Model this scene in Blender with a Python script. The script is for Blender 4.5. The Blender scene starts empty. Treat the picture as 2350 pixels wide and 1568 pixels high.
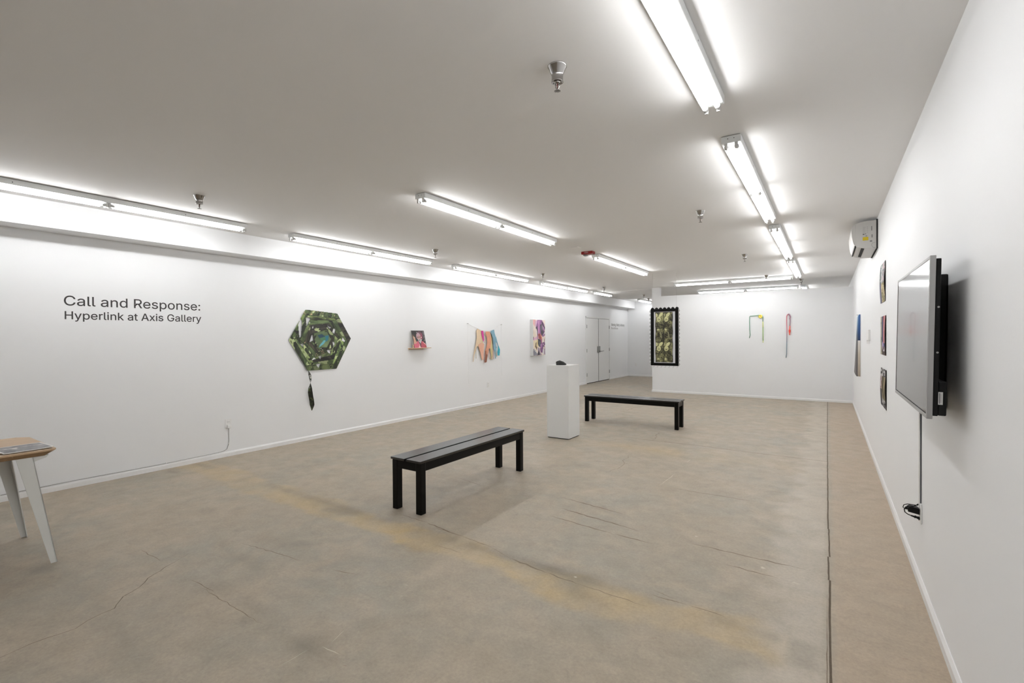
import bpy, bmesh, json, math, random
import numpy as np
from mathutils import Vector, Matrix

SC = bpy.context.scene
COL = SC.collection
random.seed(4)

# ------------------------------------------------------------------ camera
W_PX, H_PX = 2350.0, 1568.0
F_PX = 1095.7
YAW, PITCH, ROLL = 0.58480, -0.00886, -0.00604
CAM_Z = 1.46
_F = Vector((-math.sin(YAW) * math.cos(PITCH), math.cos(YAW) * math.cos(PITCH), math.sin(PITCH)))
_R = Vector((math.cos(YAW), math.sin(YAW), 0))
_U = _R.cross(_F)
_R2 = _R * math.cos(ROLL) + _U * math.sin(ROLL)
_U2 = -_R * math.sin(ROLL) + _U * math.cos(ROLL)
cam_data = bpy.data.cameras.new('camera')
cam_data.sensor_width = 36.0
cam_data.lens = F_PX / W_PX * 36.0
cam_data.clip_start = 0.02
cam = bpy.data.objects.new('camera', cam_data)
cam.matrix_world = Matrix(((_R2.x, _U2.x, -_F.x, 0), (_R2.y, _U2.y, -_F.y, 0), (_R2.z, _U2.z, -_F.z, CAM_Z), (0, 0, 0, 1)))
COL.objects.link(cam)
SC.camera = cam

# ------------------------------------------------------------------ world, exposure
world = bpy.data.worlds.new('world')
world.use_nodes = True
world.node_tree.nodes['Background'].inputs[0].default_value = (0.9, 0.95, 1, 1)
world.node_tree.nodes['Background'].inputs[1].default_value = 0.05
SC.world = world
TUBE_STRENGTH = 24.3                      # light of the fluorescent tubes (see light_fixture)
TUBE_COLOR = (0.985, 0.990, 1.0)
SC.view_settings.view_transform = 'Standard'
SC.view_settings.look = 'None'
SC.view_settings.exposure = 0.0
SC.view_settings.gamma = 1.0
SC.view_settings.use_curve_mapping = False

# ------------------------------------------------------------------ room numbers (metres)
XL, XR = -6.226, 0.449
YB, YF = -3.6, 17.214
YP = 12.541
ZC = 2.737


def floor_at(px, py):
    """point of the floor seen at a place in the photograph"""
    d = _F + _R2 * ((px - W_PX / 2) / F_PX) - _U2 * ((py - H_PX / 2) / F_PX)
    t = -CAM_Z / d.z
    return (d.x * t, d.y * t)


# ------------------------------------------------------------------ helpers
def lin(c):
    return tuple((v / 12.92 if v <= 0.04045 else ((v + 0.055) / 1.055) ** 2.4) for v in c)


def rgb(r, g, b):
    return lin((r / 255, g / 255, b / 255))


def mat(name, color, rough=0.5, metal=0.0, noise=0.0, nscale=20.0, bump=0.0, bscale=60.0, emit=None, spec=0.5, trans=0.0, coat=0.0):
    m = bpy.data.materials.new(name)
    m.use_nodes = True
    nt = m.node_tree
    b = nt.nodes['Principled BSDF']
    b.inputs['Roughness'].default_value = rough
    b.inputs['Metallic'].default_value = metal
    b.inputs['Specular IOR Level'].default_value = spec
    b.inputs['Transmission Weight'].default_value = trans
    b.inputs['Coat Weight'].default_value = coat
    b.inputs['Base Color'].default_value = (*color, 1)
    tc = nt.nodes.new('ShaderNodeTexCoord')
    if noise > 0:
        n = nt.nodes.new('ShaderNodeTexNoise')
        n.inputs['Scale'].default_value = nscale
        n.inputs['Detail'].default_value = 5
        nt.links.new(tc.outputs['Object'], n.inputs['Vector'])
        mr = nt.nodes.new('ShaderNodeMapRange')
        mr.inputs['To Min'].default_value = 1 - noise
        mr.inputs['To Max'].default_value = 1 + noise
        nt.links.new(n.outputs['Fac'], mr.inputs['Value'])
        mx = nt.nodes.new('ShaderNodeVectorMath')
        mx.operation = 'SCALE'
        mx.inputs[0].default_value = color
        nt.links.new(mr.outputs[0], mx.inputs['Scale'])
        nt.links.new(mx.outputs[0], b.inputs['Base Color'])
    if bump > 0:
        n2 = nt.nodes.new('ShaderNodeTexNoise')
        n2.inputs['Scale'].default_value = bscale
        n2.inputs['Detail'].default_value = 4
        nt.links.new(tc.outputs['Object'], n2.inputs['Vector'])
        bp = nt.nodes.new('ShaderNodeBump')
        bp.inputs['Strength'].default_value = bump
        bp.inputs['Distance'].default_value = 0.01
        nt.links.new(n2.outputs['Fac'], bp.inputs['Height'])
        nt.links.new(bp.outputs[0], b.inputs['Normal'])
    if emit:
        b.inputs['Emission Color'].default_value = (*emit[0], 1)
        b.inputs['Emission Strength'].default_value = emit[1]
    return m


def paint_mat(name, rough=0.6, coat=0.0, spec=0.5):
    """pigment carried by the mesh's own colour attribute"""
    m = bpy.data.materials.new(name)
    m.use_nodes = True
    nt = m.node_tree
    b = nt.nodes['Principled BSDF']
    a = nt.nodes.new('ShaderNodeAttribute')
    a.attribute_name = 'pigment'
    nt.links.new(a.outputs['Color'], b.inputs['Base Color'])
    b.inputs['Roughness'].default_value = rough
    b.inputs['Coat Weight'].default_value = coat
    b.inputs['Specular IOR Level'].default_value = spec
    return m


class MB:
    """collects shapes and links them as one mesh object"""

    def __init__(self):
        self.bm = bmesh.new()

    def _mi(self, faces, mi):
        for f in faces:
            f.material_index = mi

    def box(self, lo, hi, bevel=0.0, mi=0, seg=2):
        lo, hi = Vector(lo), Vector(hi)
        r = bmesh.ops.create_cube(self.bm, size=1)
        vs = r['verts']
        c, s = (lo + hi) / 2, hi - lo
        for v in vs:
            v.co = Vector((v.co.x * s.x + c.x, v.co.y * s.y + c.y, v.co.z * s.z + c.z))
        fs = {f for v in vs for f in v.link_faces}
        self._mi(fs, mi)
        if bevel > 0:
            es = {e for v in vs for e in v.link_edges}
            rr = bmesh.ops.bevel(self.bm, geom=list(es), offset=bevel, segments=seg, profile=0.5, affect='EDGES')
            self._mi(rr['faces'], mi)
        return vs

    def hexa(self, pts, mi=0):
        """8 points: bottom 4, top 4"""
        v = [self.bm.verts.new(p) for p in pts]
        for q in ((3, 2, 1, 0), (4, 5, 6, 7), (0, 1, 5, 4), (1, 2, 6, 5), (2, 3, 7, 6), (3, 0, 4, 7)):
            f = self.bm.faces.new([v[i] for i in q])
            f.material_index = mi

    def poly(self, pts, mi=0):
        f = self.bm.faces.new([self.bm.verts.new(p) for p in pts])
        f.material_index = mi
        return f

    def prism(self, pts, vec, mi=0):
        vec = Vector(vec)
        a = [self.bm.verts.new(p) for p in pts]
        b = [self.bm.verts.new(Vector(p) + vec) for p in pts]
        n = len(pts)
        fs = [self.bm.faces.new(a), self.bm.faces.new(b[::-1])]
        for i in range(n):
            fs.append(self.bm.faces.new((a[i], b[i], b[(i + 1) % n], a[(i + 1) % n])))
        self._mi(fs, mi)

    def tube(self, path, r, n=8, mi=0, cap=True):
        path = [Vector(p) for p in path]
        rr = r if isinstance(r, (list, tuple)) else [r] * len(path)
        rings = []
        prev = None
        for i, p in enumerate(path):
            t = (path[min(i + 1, len(path) - 1)] - path[max(i - 1, 0)]).normalized()
            ref = prev if prev is not None else (Vector((0, 0, 1)) if abs(t.z) < 0.9 else Vector((1, 0, 0)))
            a = (ref - t * ref.dot(t)).normalized()
            prev = a
            b = t.cross(a)
            rings.append([self.bm.verts.new(p + (a * math.cos(2 * math.pi * k / n) + b * math.sin(2 * math.pi * k / n)) * rr[i]) for k in range(n)])
        for i in range(len(rings) - 1):
            for k in range(n):
                f = self.bm.faces.new((rings[i][k], rings[i][(k + 1) % n], rings[i + 1][(k + 1) % n], rings[i + 1][k]))
                f.material_index = mi
                f.smooth = True
        if cap:
            self.bm.faces.new(rings[0][::-1]).material_index = mi
            self.bm.faces.new(rings[-1]).material_index = mi

    def lathe(self, prof, n=32, mi=0, center=(0, 0, 0), smooth=True):
        rings = []
        for r, z in prof:
            rings.append([self.bm.verts.new((center[0] + r * math.cos(2 * math.pi * k / n), center[1] + r * math.sin(2 * math.pi * k / n), center[2] + z)) for k in range(n)])
        for i in range(len(rings) - 1):
            for k in range(n):
                f = self.bm.faces.new((rings[i][k], rings[i + 1][k], rings[i + 1][(k + 1) % n], rings[i][(k + 1) % n]))
                f.material_index = mi
                f.smooth = smooth
        self.bm.faces.new(rings[0]).material_index = mi
        self.bm.faces.new(rings[-1][::-1]).material_index = mi

    def build(self, name, mats, parent=None, off=None):
        me = bpy.data.meshes.new(name)
        bmesh.ops.recalc_face_normals(self.bm, faces=self.bm.faces[:])
        if off is not None:
            bmesh.ops.translate(self.bm, verts=self.bm.verts[:], vec=-Vector(off))
        self.bm.to_mesh(me)
        self.bm.free()
        for m in (mats if isinstance(mats, (list, tuple)) else [mats]):
            me.materials.append(m)
        o = bpy.data.objects.new(name, me)
        COL.objects.link(o)
        if parent:
            o.parent = parent
        return o


def thing(name, loc, label, cat, group=None, rz=0.0):
    o = bpy.data.objects.new(name, None)
    o.empty_display_size = 0.1
    o.location = loc
    o.rotation_euler = (0, 0, rz)
    COL.objects.link(o)
    tag(o, label, cat, group)
    return o


def tag(o, label, cat, group=None):
    o['label'] = label
    o['category'] = cat
    if group:
        o['group'] = group
    return o


def struct(o):
    o['kind'] = 'structure'
    return o


def dup(root, loc, label, group=None, rz=None):
    r = root.copy()
    r.location = loc
    if rz is not None:
        r.rotation_euler = (0, 0, rz)
    COL.objects.link(r)
    r['label'] = label
    if group:
        r['group'] = group
    for ch in list(root.children):
        c = ch.copy()
        COL.objects.link(c)
        c.parent = r
        for g in list(ch.children):
            d = g.copy()
            COL.objects.link(d)
            d.parent = c
    return r


# ------------------------------------------------------------------ painting helpers (pigment on fine grids)
def vnoise(u, v, fx, fy, seed):
    rs = np.random.RandomState(seed)
    g = rs.rand(64, 64)
    x, y = u * fx, v * fy
    x0, y0 = np.floor(x).astype(int), np.floor(y).astype(int)
    tx, ty = x - x0, y - y0
    tx, ty = tx * tx * (3 - 2 * tx), ty * ty * (3 - 2 * ty)
    a, b = g[x0 % 64, y0 % 64], g[(x0 + 1) % 64, y0 % 64]
    c, d = g[x0 % 64, (y0 + 1) % 64], g[(x0 + 1) % 64, (y0 + 1) % 64]
    return (a * (1 - tx) + b * tx) * (1 - ty) + (c * (1 - tx) + d * tx) * ty


def fbm(u, v, fx, fy, seed):
    return (vnoise(u, v, fx, fy, seed) * 0.55 + vnoise(u, v, fx * 2.1, fy * 2.1, seed + 1) * 0.28 + vnoise(u, v, fx * 4.3, fy * 4.3, seed + 2) * 0.17)


def inpoly(u, v, pts):
    ins = np.zeros(u.shape, bool)
    n = len(pts)
    for i in range(n):
        x1, y1 = pts[i]
        x2, y2 = pts[(i + 1) % n]
        if y1 == y2:
            continue
        c = ((y1 > v) != (y2 > v)) & (u < (x2 - x1) * (v - y1) / (y2 - y1) + x1)
        ins ^= c
    return ins


def inell(u, v, cx, cy, rx, ry, ang=0.0):
    ca, sa = math.cos(ang), math.sin(ang)
    x, y = (u - cx) * ca + (v - cy) * sa, -(u - cx) * sa + (v - cy) * ca
    return (x / rx) ** 2 + (y / ry) ** 2 < 1


def segdist(u, v, a, b):
    ax, ay = a
    bx, by = b
    L = (bx - ax) ** 2 + (by - ay) ** 2 + 1e-12
    t = np.clip(((u - ax) * (bx - ax) + (v - ay) * (by - ay)) / L, 0, 1)
    return np.hypot(u - ax - t * (bx - ax), v - ay - t * (by - ay)), t


def put(col, mask, c):
    col[mask] = np.array(c) / 255.0


def to_lin(a):
    a = np.clip(a, 0, 1)
    return np.where(a <= 0.04045, a / 12.92, ((a + 0.055) / 1.055) ** 2.4)


def paint_grid(name, nu, nv, mapf, painter, material, parent=None, off=None, thick=0.0):
    """grid of nu x nv cells; mapf(u,v)->x,y,z arrays; painter(u,v)->(rgb array 0..255/255, keep mask or None)"""
    us, vs = np.meshgrid(np.linspace(0, 1, nu + 1), np.linspace(0, 1, nv + 1), indexing='ij')
    u, v = us.ravel(), vs.ravel()
    x, y, z = mapf(u, v)
    co = np.stack([x, y, z], 1)
    if off is not None:
        co = co - np.array(off)
    col, keep = painter(u, v)
    idx = np.arange((nu + 1) * (nv + 1)).reshape(nu + 1, nv + 1)
    q = np.stack([idx[:-1, :-1], idx[1:, :-1], idx[1:, 1:], idx[:-1, 1:]], -1).reshape(-1, 4)
    if keep is not None:
        q = q[keep[q].sum(1) >= 3]
        used = np.unique(q)
        remap = -np.ones(len(u), int)
        remap[used] = np.arange(len(used))
        q = remap[q]
        co, col = co[used], col[used]
    me = bpy.data.meshes.new(name)
    me.from_pydata(co.tolist(), [], q.tolist())
    at = me.attributes.new('pigment', 'FLOAT_COLOR', 'POINT')
    rgba = np.ones((len(co), 4), np.float32)
    lum = col.mean(1, keepdims=True)
    rgba[:, :3] = to_lin(col * .84 + lum * .16)
    at.data.foreach_set('color', rgba.ravel())
    me.materials.append(material)
    me.update()
    o = bpy.data.objects.new(name, me)
    COL.objects.link(o)
    if parent:
        o.parent = parent
    if thick:
        s = o.modifiers.new('thickness', 'SOLIDIFY')
        s.thickness = thick
        s.offset = 0
    return o


# ------------------------------------------------------------------ materials
M_WALL = mat('wall_paint', (0.895, 0.90, 0.908), rough=0.55, noise=0.012, nscale=1.5, bump=0.03, bscale=90)
M_CEIL = mat('ceiling_paint', (0.92, 0.912, 0.905), rough=0.7, noise=0.012, nscale=1.2, bump=0.03, bscale=70)
M_TRIM = mat('trim_paint', (0.89, 0.89, 0.885), rough=0.35)
M_ENAMEL = mat('white_enamel', (0.90, 0.92, 0.915), rough=0.4)
M_SOCKET = mat('white_socket_plastic', (0.70, 0.70, 0.68), rough=0.4)
M_DARK = mat('dark_gap', (0.012, 0.012, 0.012), rough=0.8)
M_TUBE = mat('fluorescent_glass', (0.9, 0.9, 0.9), rough=0.3, emit=(TUBE_COLOR, TUBE_STRENGTH))
M_TUBE_END = mat('tube_metal_end', (0.6, 0.6, 0.6), rough=0.35, metal=0.8)
M_CHROME = mat('chrome', (0.47, 0.46, 0.45), rough=0.14, metal=1.0)
M_BLACKWOOD = mat('black_painted_wood', (0.0025, 0.0023, 0.002), rough=0.3, spec=0.16)
M_BLACKSEAT = mat('black_seat_sheen', (0.004, 0.004, 0.004), rough=0.22, spec=0.75)  # same black paint as the legs, sheen raised to brighten the seat tops
M_WHITEPLY = mat('white_plinth_paint', (0.78, 0.78, 0.77), rough=0.55)
M_PLASTIC_W = mat('white_plastic', (0.88, 0.875, 0.865), rough=0.4)
M_PLASTIC_B = mat('black_plastic', (0.004, 0.004, 0.004), rough=0.4, spec=.2)
M_SILVER = mat('silver_plastic', (0.36, 0.355, 0.35), rough=0.4, metal=0.1)
M_SCREEN = mat('dark_glass_screen', (0.012, 0.012, 0.013), rough=0.12, spec=0.5, coat=0.2)
M_PIG = paint_mat('matte_pigment', 0.65)
M_PIG_GLOSS = paint_mat('glossy_print', 0.35)
M_PRINT = paint_mat('matte_print', 0.8, 0.0, 0.08)
M_STEEL = mat('brushed_steel', (0.33, 0.33, 0.32), rough=0.35, metal=0.9)


# ------------------------------------------------------------------ floor
def build_floor():
    nx, ny = 190, 560
    xs, ys = np.meshgrid(np.linspace(XL - 0.1, XR + 0.1, nx + 1), np.linspace(YB - 0.1, YF + 0.1, ny + 1), indexing='ij')
    X, Y = xs.ravel(), ys.ravel()
    # yellow adhesive stain: a band across the room, y 2.3..2.75, with ragged edges and a paler, wider echo
    e1 = 2.34 + 0.16 * (fbm(X / 7, Y / 7, 17, 9, 3) - .5) * 2
    e2 = 2.69 + 0.16 * (fbm(X / 7, Y / 7, 19, 9, 8) - .5) * 2
    band = np.clip((Y - e1) / 0.05, 0, 1) * np.clip((e2 - Y) / 0.05, 0, 1)
    band *= np.clip((-0.12 - X) / 0.04, 0, 1)
    band *= np.clip(.15 + 1.1 * fbm(X / 7, Y / 7, 60, 50, 21), 0.05, 1) * np.clip(.35 + 1.1 * fbm(X / 7, Y / 7, 18, 20, 22), 0, 1) * (.55 + .45 * np.clip(1 - abs(X + 2.2) / 3.4, 0, 1))
    band2 = np.clip(1 - abs(Y - 6.1) / 0.35, 0, 1) * np.clip(1 - abs(X + 1.7) / 1.6, 0, 1) * (fbm(X / 7, Y / 7, 25, 25, 31)) * 0.8
    yellow = np.clip(band + band2, 0, 1)
    # worn, paler strip on the left side of the saw cut, with a darker square patch near the band
    d = -X
    pale = np.clip((0.34 + 0.16 * (fbm(X / 7, Y / 7, 30, 40, 5) - .5) * 2 - d) / 0.12, 0, 1) * (d > 0.0)
    pale *= 0.3 + 0.7 * fbm(X / 7, Y / 7, 45, 45, 55)
    dark = np.zeros_like(X)
    patch = np.clip((d - 0.01) / 0.03, 0, 1) * np.clip((0.17 - d) / 0.02, 0, 1) * np.clip((Y - 2.43) / 0.03, 0, 1) * np.clip((2.66 - Y) / 0.03, 0, 1)
    dark += 0.45 * patch
    warm = np.clip((X - 0.01) / 0.02, 0, 1)
    # scuffs and smudges  (x, y, rx, ry, strength) measured on the floor
    sm = [(-3.4, 2.55, .5, .10, .5), (-1.35, 2.62, .22, .07, .9), (-2.3, 2.62, .3, .08, .6)]
    for px, py, rx, ry, s in ((495, 1350, .10, .06, .5), (700, 1490, .22, .05, .55), (730, 1470, .08, .12, .5), (640, 1250, .25, .05, .35),
                              (695, 1250, .12, .05, .5), (550, 1282, .30, .05, .4), (850, 1435, .14, .05, .35), (395, 1083, .10, .05, .8),
                              (270, 1130, .12, .06, .45), (760, 1172, .12, .04, .5), (1330, 1365, .16, .07, .55), (1310, 1340, .12, .04, .4),
                              (955, 1260, .12, .05, .4), (560, 1380, .3, .04, .3), (480, 1175, .3, .06, .3), (1590, 915, .8, .05, .6),
                              (1700, 927, .9, .04, .55), (1275, 1000, .4, .06, .3), (100, 1320, .3, .1, .35), (260, 1450, .3, .06, .35),
                              (230, 1380, .3, .06, .3), (1550, 1500, .04, .02, .6), (340, 1540, .3, .05, .2), (1880, 1300, .04, .12, .4)):
        fx, fy = floor_at(px, py)
        sm.append((fx, fy, rx, ry, s))
    for fx, fy, rx, ry, s in sm:
        g = np.exp(-(((X - fx) / rx) ** 2 + ((Y - fy) / ry) ** 2))
        dark += 1.0 * s * g * (0.35 + fbm(X / 7, Y / 7, 40, 40, 71))
    band_dark = np.exp(-((Y - 2.62) / 0.05) ** 2) * np.clip((fbm(X / 7, Y / 7, 14, 3, 77) - .5) * 5, 0, 1) * (X < -0.2)
    dark = np.clip(dark + 0.55 * band_dark, 0, 1)
    idx = np.arange((nx + 1) * (ny + 1)).reshape(nx + 1, ny + 1)
    q = np.stack([idx[:-1, :-1], idx[1:, :-1], idx[1:, 1:], idx[:-1, 1:]], -1).reshape(-1, 4)
    verts = [(a, b, 0.0) for a, b in zip(X.tolist(), Y.tolist())]
    faces = q.tolist()
    mis = [0] * len(faces)
    nbase = len(verts)
    rnd = random.Random(11)

    def ribbon(pts, w, mi, jit=0.006, step=0.05, z=0.0006, even=False):
        P = []
        for (ax, ay), (bx, by) in zip(pts[:-1], pts[1:]):
            L = math.hypot(bx - ax, by - ay)
            n = max(1, int(L / step))
            for k in range(n):
                t = k / n
                P.append((ax + (bx - ax) * t, ay + (by - ay) * t))
        P.append(pts[-1])
        P = [(x + rnd.uniform(-jit, jit), y + rnd.uniform(-jit, jit)) for x, y in P]
        base = len(verts)
        n = len(P)
        for i, (x, y) in enumerate(P):
            x0, y0 = P[max(i - 1, 0)]
            x1, y1 = P[min(i + 1, n - 1)]
            dx, dy = x1 - x0, y1 - y0
            l = math.hypot(dx, dy) or 1
            f = min(1.0, 3.5 * i / n + .1, 3.5 * (n - 1 - i) / n + .1)
            hw = w / 2 * (rnd.uniform(.85, 1.1) if even else f * rnd.uniform(.55, 1.2))
            verts.append((x - dy / l * hw, y + dx / l * hw, z))
            verts.append((x + dy / l * hw, y - dx / l * hw, z))
        for i in range(n - 1):
            faces.append([base + 2 * i, base + 2 * i + 1, base + 2 * i + 3, base + 2 * i + 2])
            mis.append(mi)

    A = lambda X_, Y_: floor_at(X_ / 2, 1050 + Y_ / 2)
    B = lambda X_, Y_: floor_at(1000 + X_ / 1.958, 1050 + Y_ / 1.958)
    C = lambda X_, Y_: floor_at(1240 + X_ / 3.092, 900 + Y_ / 3.092)
    # saw-cut joint along the room, slightly stepped where it was re-cut
    ribbon([(-0.010, YP), (-0.008, 8.0), (-0.002, 5.0), (0.000, 4.3)], 0.009, 1, .0012, .08, even=True)
    ribbon([(0.004, 4.3), (0.008, 3.76)], 0.009, 1, .0012, .05, even=True)
    ribbon([(0.000, 3.76), (0.004, 3.40)], 0.009, 1, .0012, .05, even=True)
    ribbon([(0.009, 3.40), (0.007, 2.9), (0.010, 2.3), (0.008, 0.5)], 0.010, 1, .0008, .05, even=True)
    ribbon([(-0.004, 3.2), (-0.004, 2.3), (-0.003, 0.5)], 0.005, 2, .001, .05)
    # long crack and scratches
    ribbon([A(-300, 1050), A(0, 920), A(75, 885), A(210, 830), A(340, 790), A(400, 750), A(460, 720), A(520, 695), A(530, 680), A(560, 640), A(640, 595), A(680, 555), A(760, 505), A(870, 440), A(900, 430)], .004, 1, .006, .04)
    ribbon([C(450, 300), C(800, 345), C(1120, 380), C(1500, 430), C(2000, 490), C(2350, 530)], .014, 2, .004, .1)
    ribbon([C(850, 280), C(820, 318), C(800, 345)], .007, 2, .02, .06)
    ribbon([C(650, 430), C(590, 490), C(580, 530), C(520, 555), C(450, 580)], .005, 2, .02, .08)
    ribbon([C(735, 98), C(640, 120), C(590, 140)], .01, 2, .02, .08)
    for a, b, w in (((555, 178), (845, 255), .012), ((560, 228), (910, 330), .016), ((510, 262), (800, 345), .011), ((800, 345), (975, 388), .011),
                    ((1130, 382), (1660, 505), .012), ((1300, 480), (1540, 545), .009), ((1040, 135), (1440, 200), .010),
                    ((1500, 150), (1590, 163), .005), ((960, 615), (1140, 665), .008), ((1140, 665), (1300, 715), .008),
                    ((340, 455), (500, 520), .014), ((500, 520), (640, 570), .012), ((640, 570), (960, 675), .006),
                    ((0, 395), (120, 430), .004), ((980, 600), (1080, 640), .004), ((0, 316), (120, 355), .010), ((120, 355), (250, 405), .007), ((250, 405), (340, 455), .004)):
        ribbon([B(*a), B(*b)], w, 2, .006, .04)
    for a, b, w in (((1840, 262), (1960, 300), .008), ((1960, 300), (2080, 350), .012), ((2105, 95), (2210, 130), .006),
                    ((1100, 390), (1400, 480), .005), ((640, 425), (740, 475), .004), ((1530, 518), (1640, 540), .005), ((930, 600), (1200, 765), .004),
                    ((870, 560), (990, 620), .004)):
        ribbon([A(*a), A(*b)], w, 2, .006, .04)
    for a, b, w in (((1960, 85), (2060, 108), .004), ((1520, 850), (1585, 790), .004), ((1480, 870), (1560, 905), .005), ((1280, 960), (1420, 880), .003),
                    ((355, 332), (385, 325), .02), ((340, 905), (352, 900), .01), ((398, 657), (410, 660), .012), ((410, 728), (425, 731), .01), ((245, 671), (250, 673), .012)):
        ribbon([A(*a), A(*b)], w, 3, .003, .03)
    ribbon([C(845, 665), C(900, 625), C(960, 575)], .008, 3, .004, .04)
    ribbon([C(1040, 500), C(1065, 480)], .007, 3, .004, .04)
    for px, py in ((1750, 1303), (1752, 1305), (1822, 1338), (1831, 1341), (1598, 1232), (1320, 1325)):
        x, y = floor_at(px, py)
        ribbon([(x - .012, y), (x + .012, y + .004)], .02, 3, .004, .01)
    for px, py in ((1501, 1465), (2078, 1513), (1802, 1504), (368, 1525), (792, 1528), (1331, 1133), (1260, 1206), (493, 1430), (418, 1560)):
        x, y = floor_at(px, py)
        ribbon([(x - .008, y - .004), (x + .008, y + .004)], .009, 1 if px not in (1501, 2078, 792) else 4, .003, .01)

    me = bpy.data.meshes.new('floor')
    me.from_pydata(verts, [], faces)
    me.polygons.foreach_set('material_index', mis)
    at = me.attributes.new('stain', 'FLOAT_COLOR', 'POINT')
    rgba = np.zeros((len(verts), 4), np.float32)
    rgba[:nbase, 0] = yellow
    rgba[:nbase, 1] = dark
    rgba[:nbase, 2] = pale
    rgba[:nbase, 3] = warm
    at.data.foreach_set('color', rgba.ravel())
    me.update()
    o = bpy.data.objects.new('floor', me)
    COL.objects.link(o)
    struct(o)

    m = bpy.data.materials.new('polished_concrete')
    m.use_nodes = True
    nt = m.node_tree
    b = nt.nodes['Principled BSDF']
    tc = nt.nodes.new('ShaderNodeTexCoord')

    def noise(scale, detail=6, rough=.6, dist=0.0, vec=None):
        n = nt.nodes.new('ShaderNodeTexNoise')
        n.inputs['Scale'].default_value = scale
        n.inputs['Detail'].default_value = detail
        n.inputs['Roughness'].default_value = rough
        n.inputs['Distortion'].default_value = dist
        nt.links.new(vec if vec else tc.outputs['Object'], n.inputs['Vector'])
        return n.outputs['Fac']

    def rng(src, a, bb, c=0.0, d=1.0):
        n = nt.nodes.new('ShaderNodeMapRange')
        n.inputs['From Min'].default_value = a
        n.inputs['From Max'].default_value = bb
        n.inputs['To Min'].default_value = c
        n.inputs['To Max'].default_value = d
        nt.links.new(src, n.inputs['Value'])
        return n.outputs[0]

    def mix(fac, ca, cb, mode='MIX'):
        n = nt.nodes.new('ShaderNodeMix')
        n.data_type = 'RGBA'
        n.blend_type = mode
        if isinstance(fac, float):
            n.inputs[0].default_value = fac
        else:
            nt.links.new(fac, n.inputs[0])
        for k, c in ((6, ca), (7, cb)):
            if isinstance(c, tuple):
                n.inputs[k].default_value = (*c, 1)
            else:
                nt.links.new(c, n.inputs[k])
        return n.outputs[2]

    def mul(a, k):
        n = nt.nodes.new('ShaderNodeMath')
        n.operation = 'MULTIPLY'
        nt.links.new(a, n.inputs[0])
        if isinstance(k, float):
            n.inputs[1].default_value = k
        else:
            nt.links.new(k, n.inputs[1])
        return n.outputs[0]

    attr = nt.nodes.new('ShaderNodeAttribute')
    attr.attribute_name = 'stain'
    sep = nt.nodes.new('ShaderNodeSeparateColor')
    nt.links.new(attr.outputs['Color'], sep.inputs[0])
    c = mix(rng(noise(0.9, 4), .38, .62), FLOOR_A, FLOOR_B)
    c = mix(rng(noise(3.1, 8, .62, .6), .42, .68), c, FLOOR_C)
    c = mix(mul(rng(noise(1.7, 10, .72, .3), .50, .72), 0.32), c, FLOOR_D)
    c = mix(mul(rng(noise(11, 10, .75, .5), .54, .70), 0.42), c, FLOOR_D)
    c = mix(mul(rng(noise(32, 10, .8, .3), .55, .68), 0.35), c, FLOOR_D)
    c = mix(mul(rng(noise(5.3, 10, .75, 1.2), .60, .72), 0.35), c, FLOOR_PALE)
    c = mix(mul(attr.outputs['Alpha'], 0.6), c, FLOOR_WARM)
    c = mix(mul(sep.outputs[0], 1.0), c, FLOOR_YEL)
    c = mix(mul(sep.outputs[2], 0.8), c, FLOOR_PALE)
    c = mix(mul(sep.outputs[1], 0.6), c, FLOOR_DARK)
    fine = rng(noise(60, 8, .75), .3, .7, .86, 1.10)
    big = rng(noise(8, 8, .7, .4), .3, .7, .90, 1.07)
    vm = nt.nodes.new('ShaderNodeVectorMath')
    vm.operation = 'SCALE'
    nt.links.new(c, vm.inputs[0])
    nt.links.new(mul(fine, big), vm.inputs['Scale'])
    nt.links.new(vm.outputs[0], b.inputs['Base Color'])
    nt.links.new(rng(noise(6, 6), .3, .7, .42, .6), b.inputs['Roughness'])
    b.inputs['Specular IOR Level'].default_value = 0.35
    bp = nt.nodes.new('ShaderNodeBump')
    bp.inputs['Strength'].default_value = 0.08
    bp.inputs['Distance'].default_value = 0.005
    nt.links.new(noise(25, 8, .65), bp.inputs['Height'])
    nt.links.new(bp.outputs[0], b.inputs['Normal'])
    me.materials.append(m)
    me.materials.append(mat('crack_dirt', rgb(98, 86, 71), rough=.9, noise=.3, nscale=80))
    me.materials.append(mat('scuff_mark', rgb(122, 108, 90), rough=.7, noise=.2, nscale=60))
    me.materials.append(mat('white_scratch', rgb(196, 188, 172), rough=.7))
    me.materials.append(mat('red_paint_speck', rgb(130, 55, 45), rough=.7))


FLOOR_A = (0.392, 0.330, 0.252)
FLOOR_B = (0.355, 0.322, 0.262)
FLOOR_C = (0.428, 0.358, 0.274)
FLOOR_D = (0.265, 0.235, 0.190)
FLOOR_WARM = (0.450, 0.350, 0.255)
FLOOR_YEL = (0.500, 0.375, 0.205)
FLOOR_PALE = (0.54, 0.48, 0.40)
FLOOR_DARK = (0.160, 0.140, 0.110)
build_floor()

# ------------------------------------------------------------------ room shell
T = 0.12
def slab(name, lo, hi, m, bevel=0.0):
    b = MB()
    b.box(lo, hi, bevel)
    return struct(b.build(name, m))


slab('ceiling', (XL - T, YB - T, ZC), (XR + T, YF + T, ZC + .12), M_CEIL)
slab('wall_left', (XL - T, YB - T, -.05), (XL, YF + T, ZC), M_WALL)
slab('wall_right', (XR, YB - T, -.05), (XR + T, YF + T, ZC), M_WALL)
slab('wall_back', (XL, YB - T, -.05), (XR, YB, ZC), M_WALL)
slab('wall_far', (XL, YF, -.05), (XR, YF + T, ZC), M_WALL)
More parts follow.
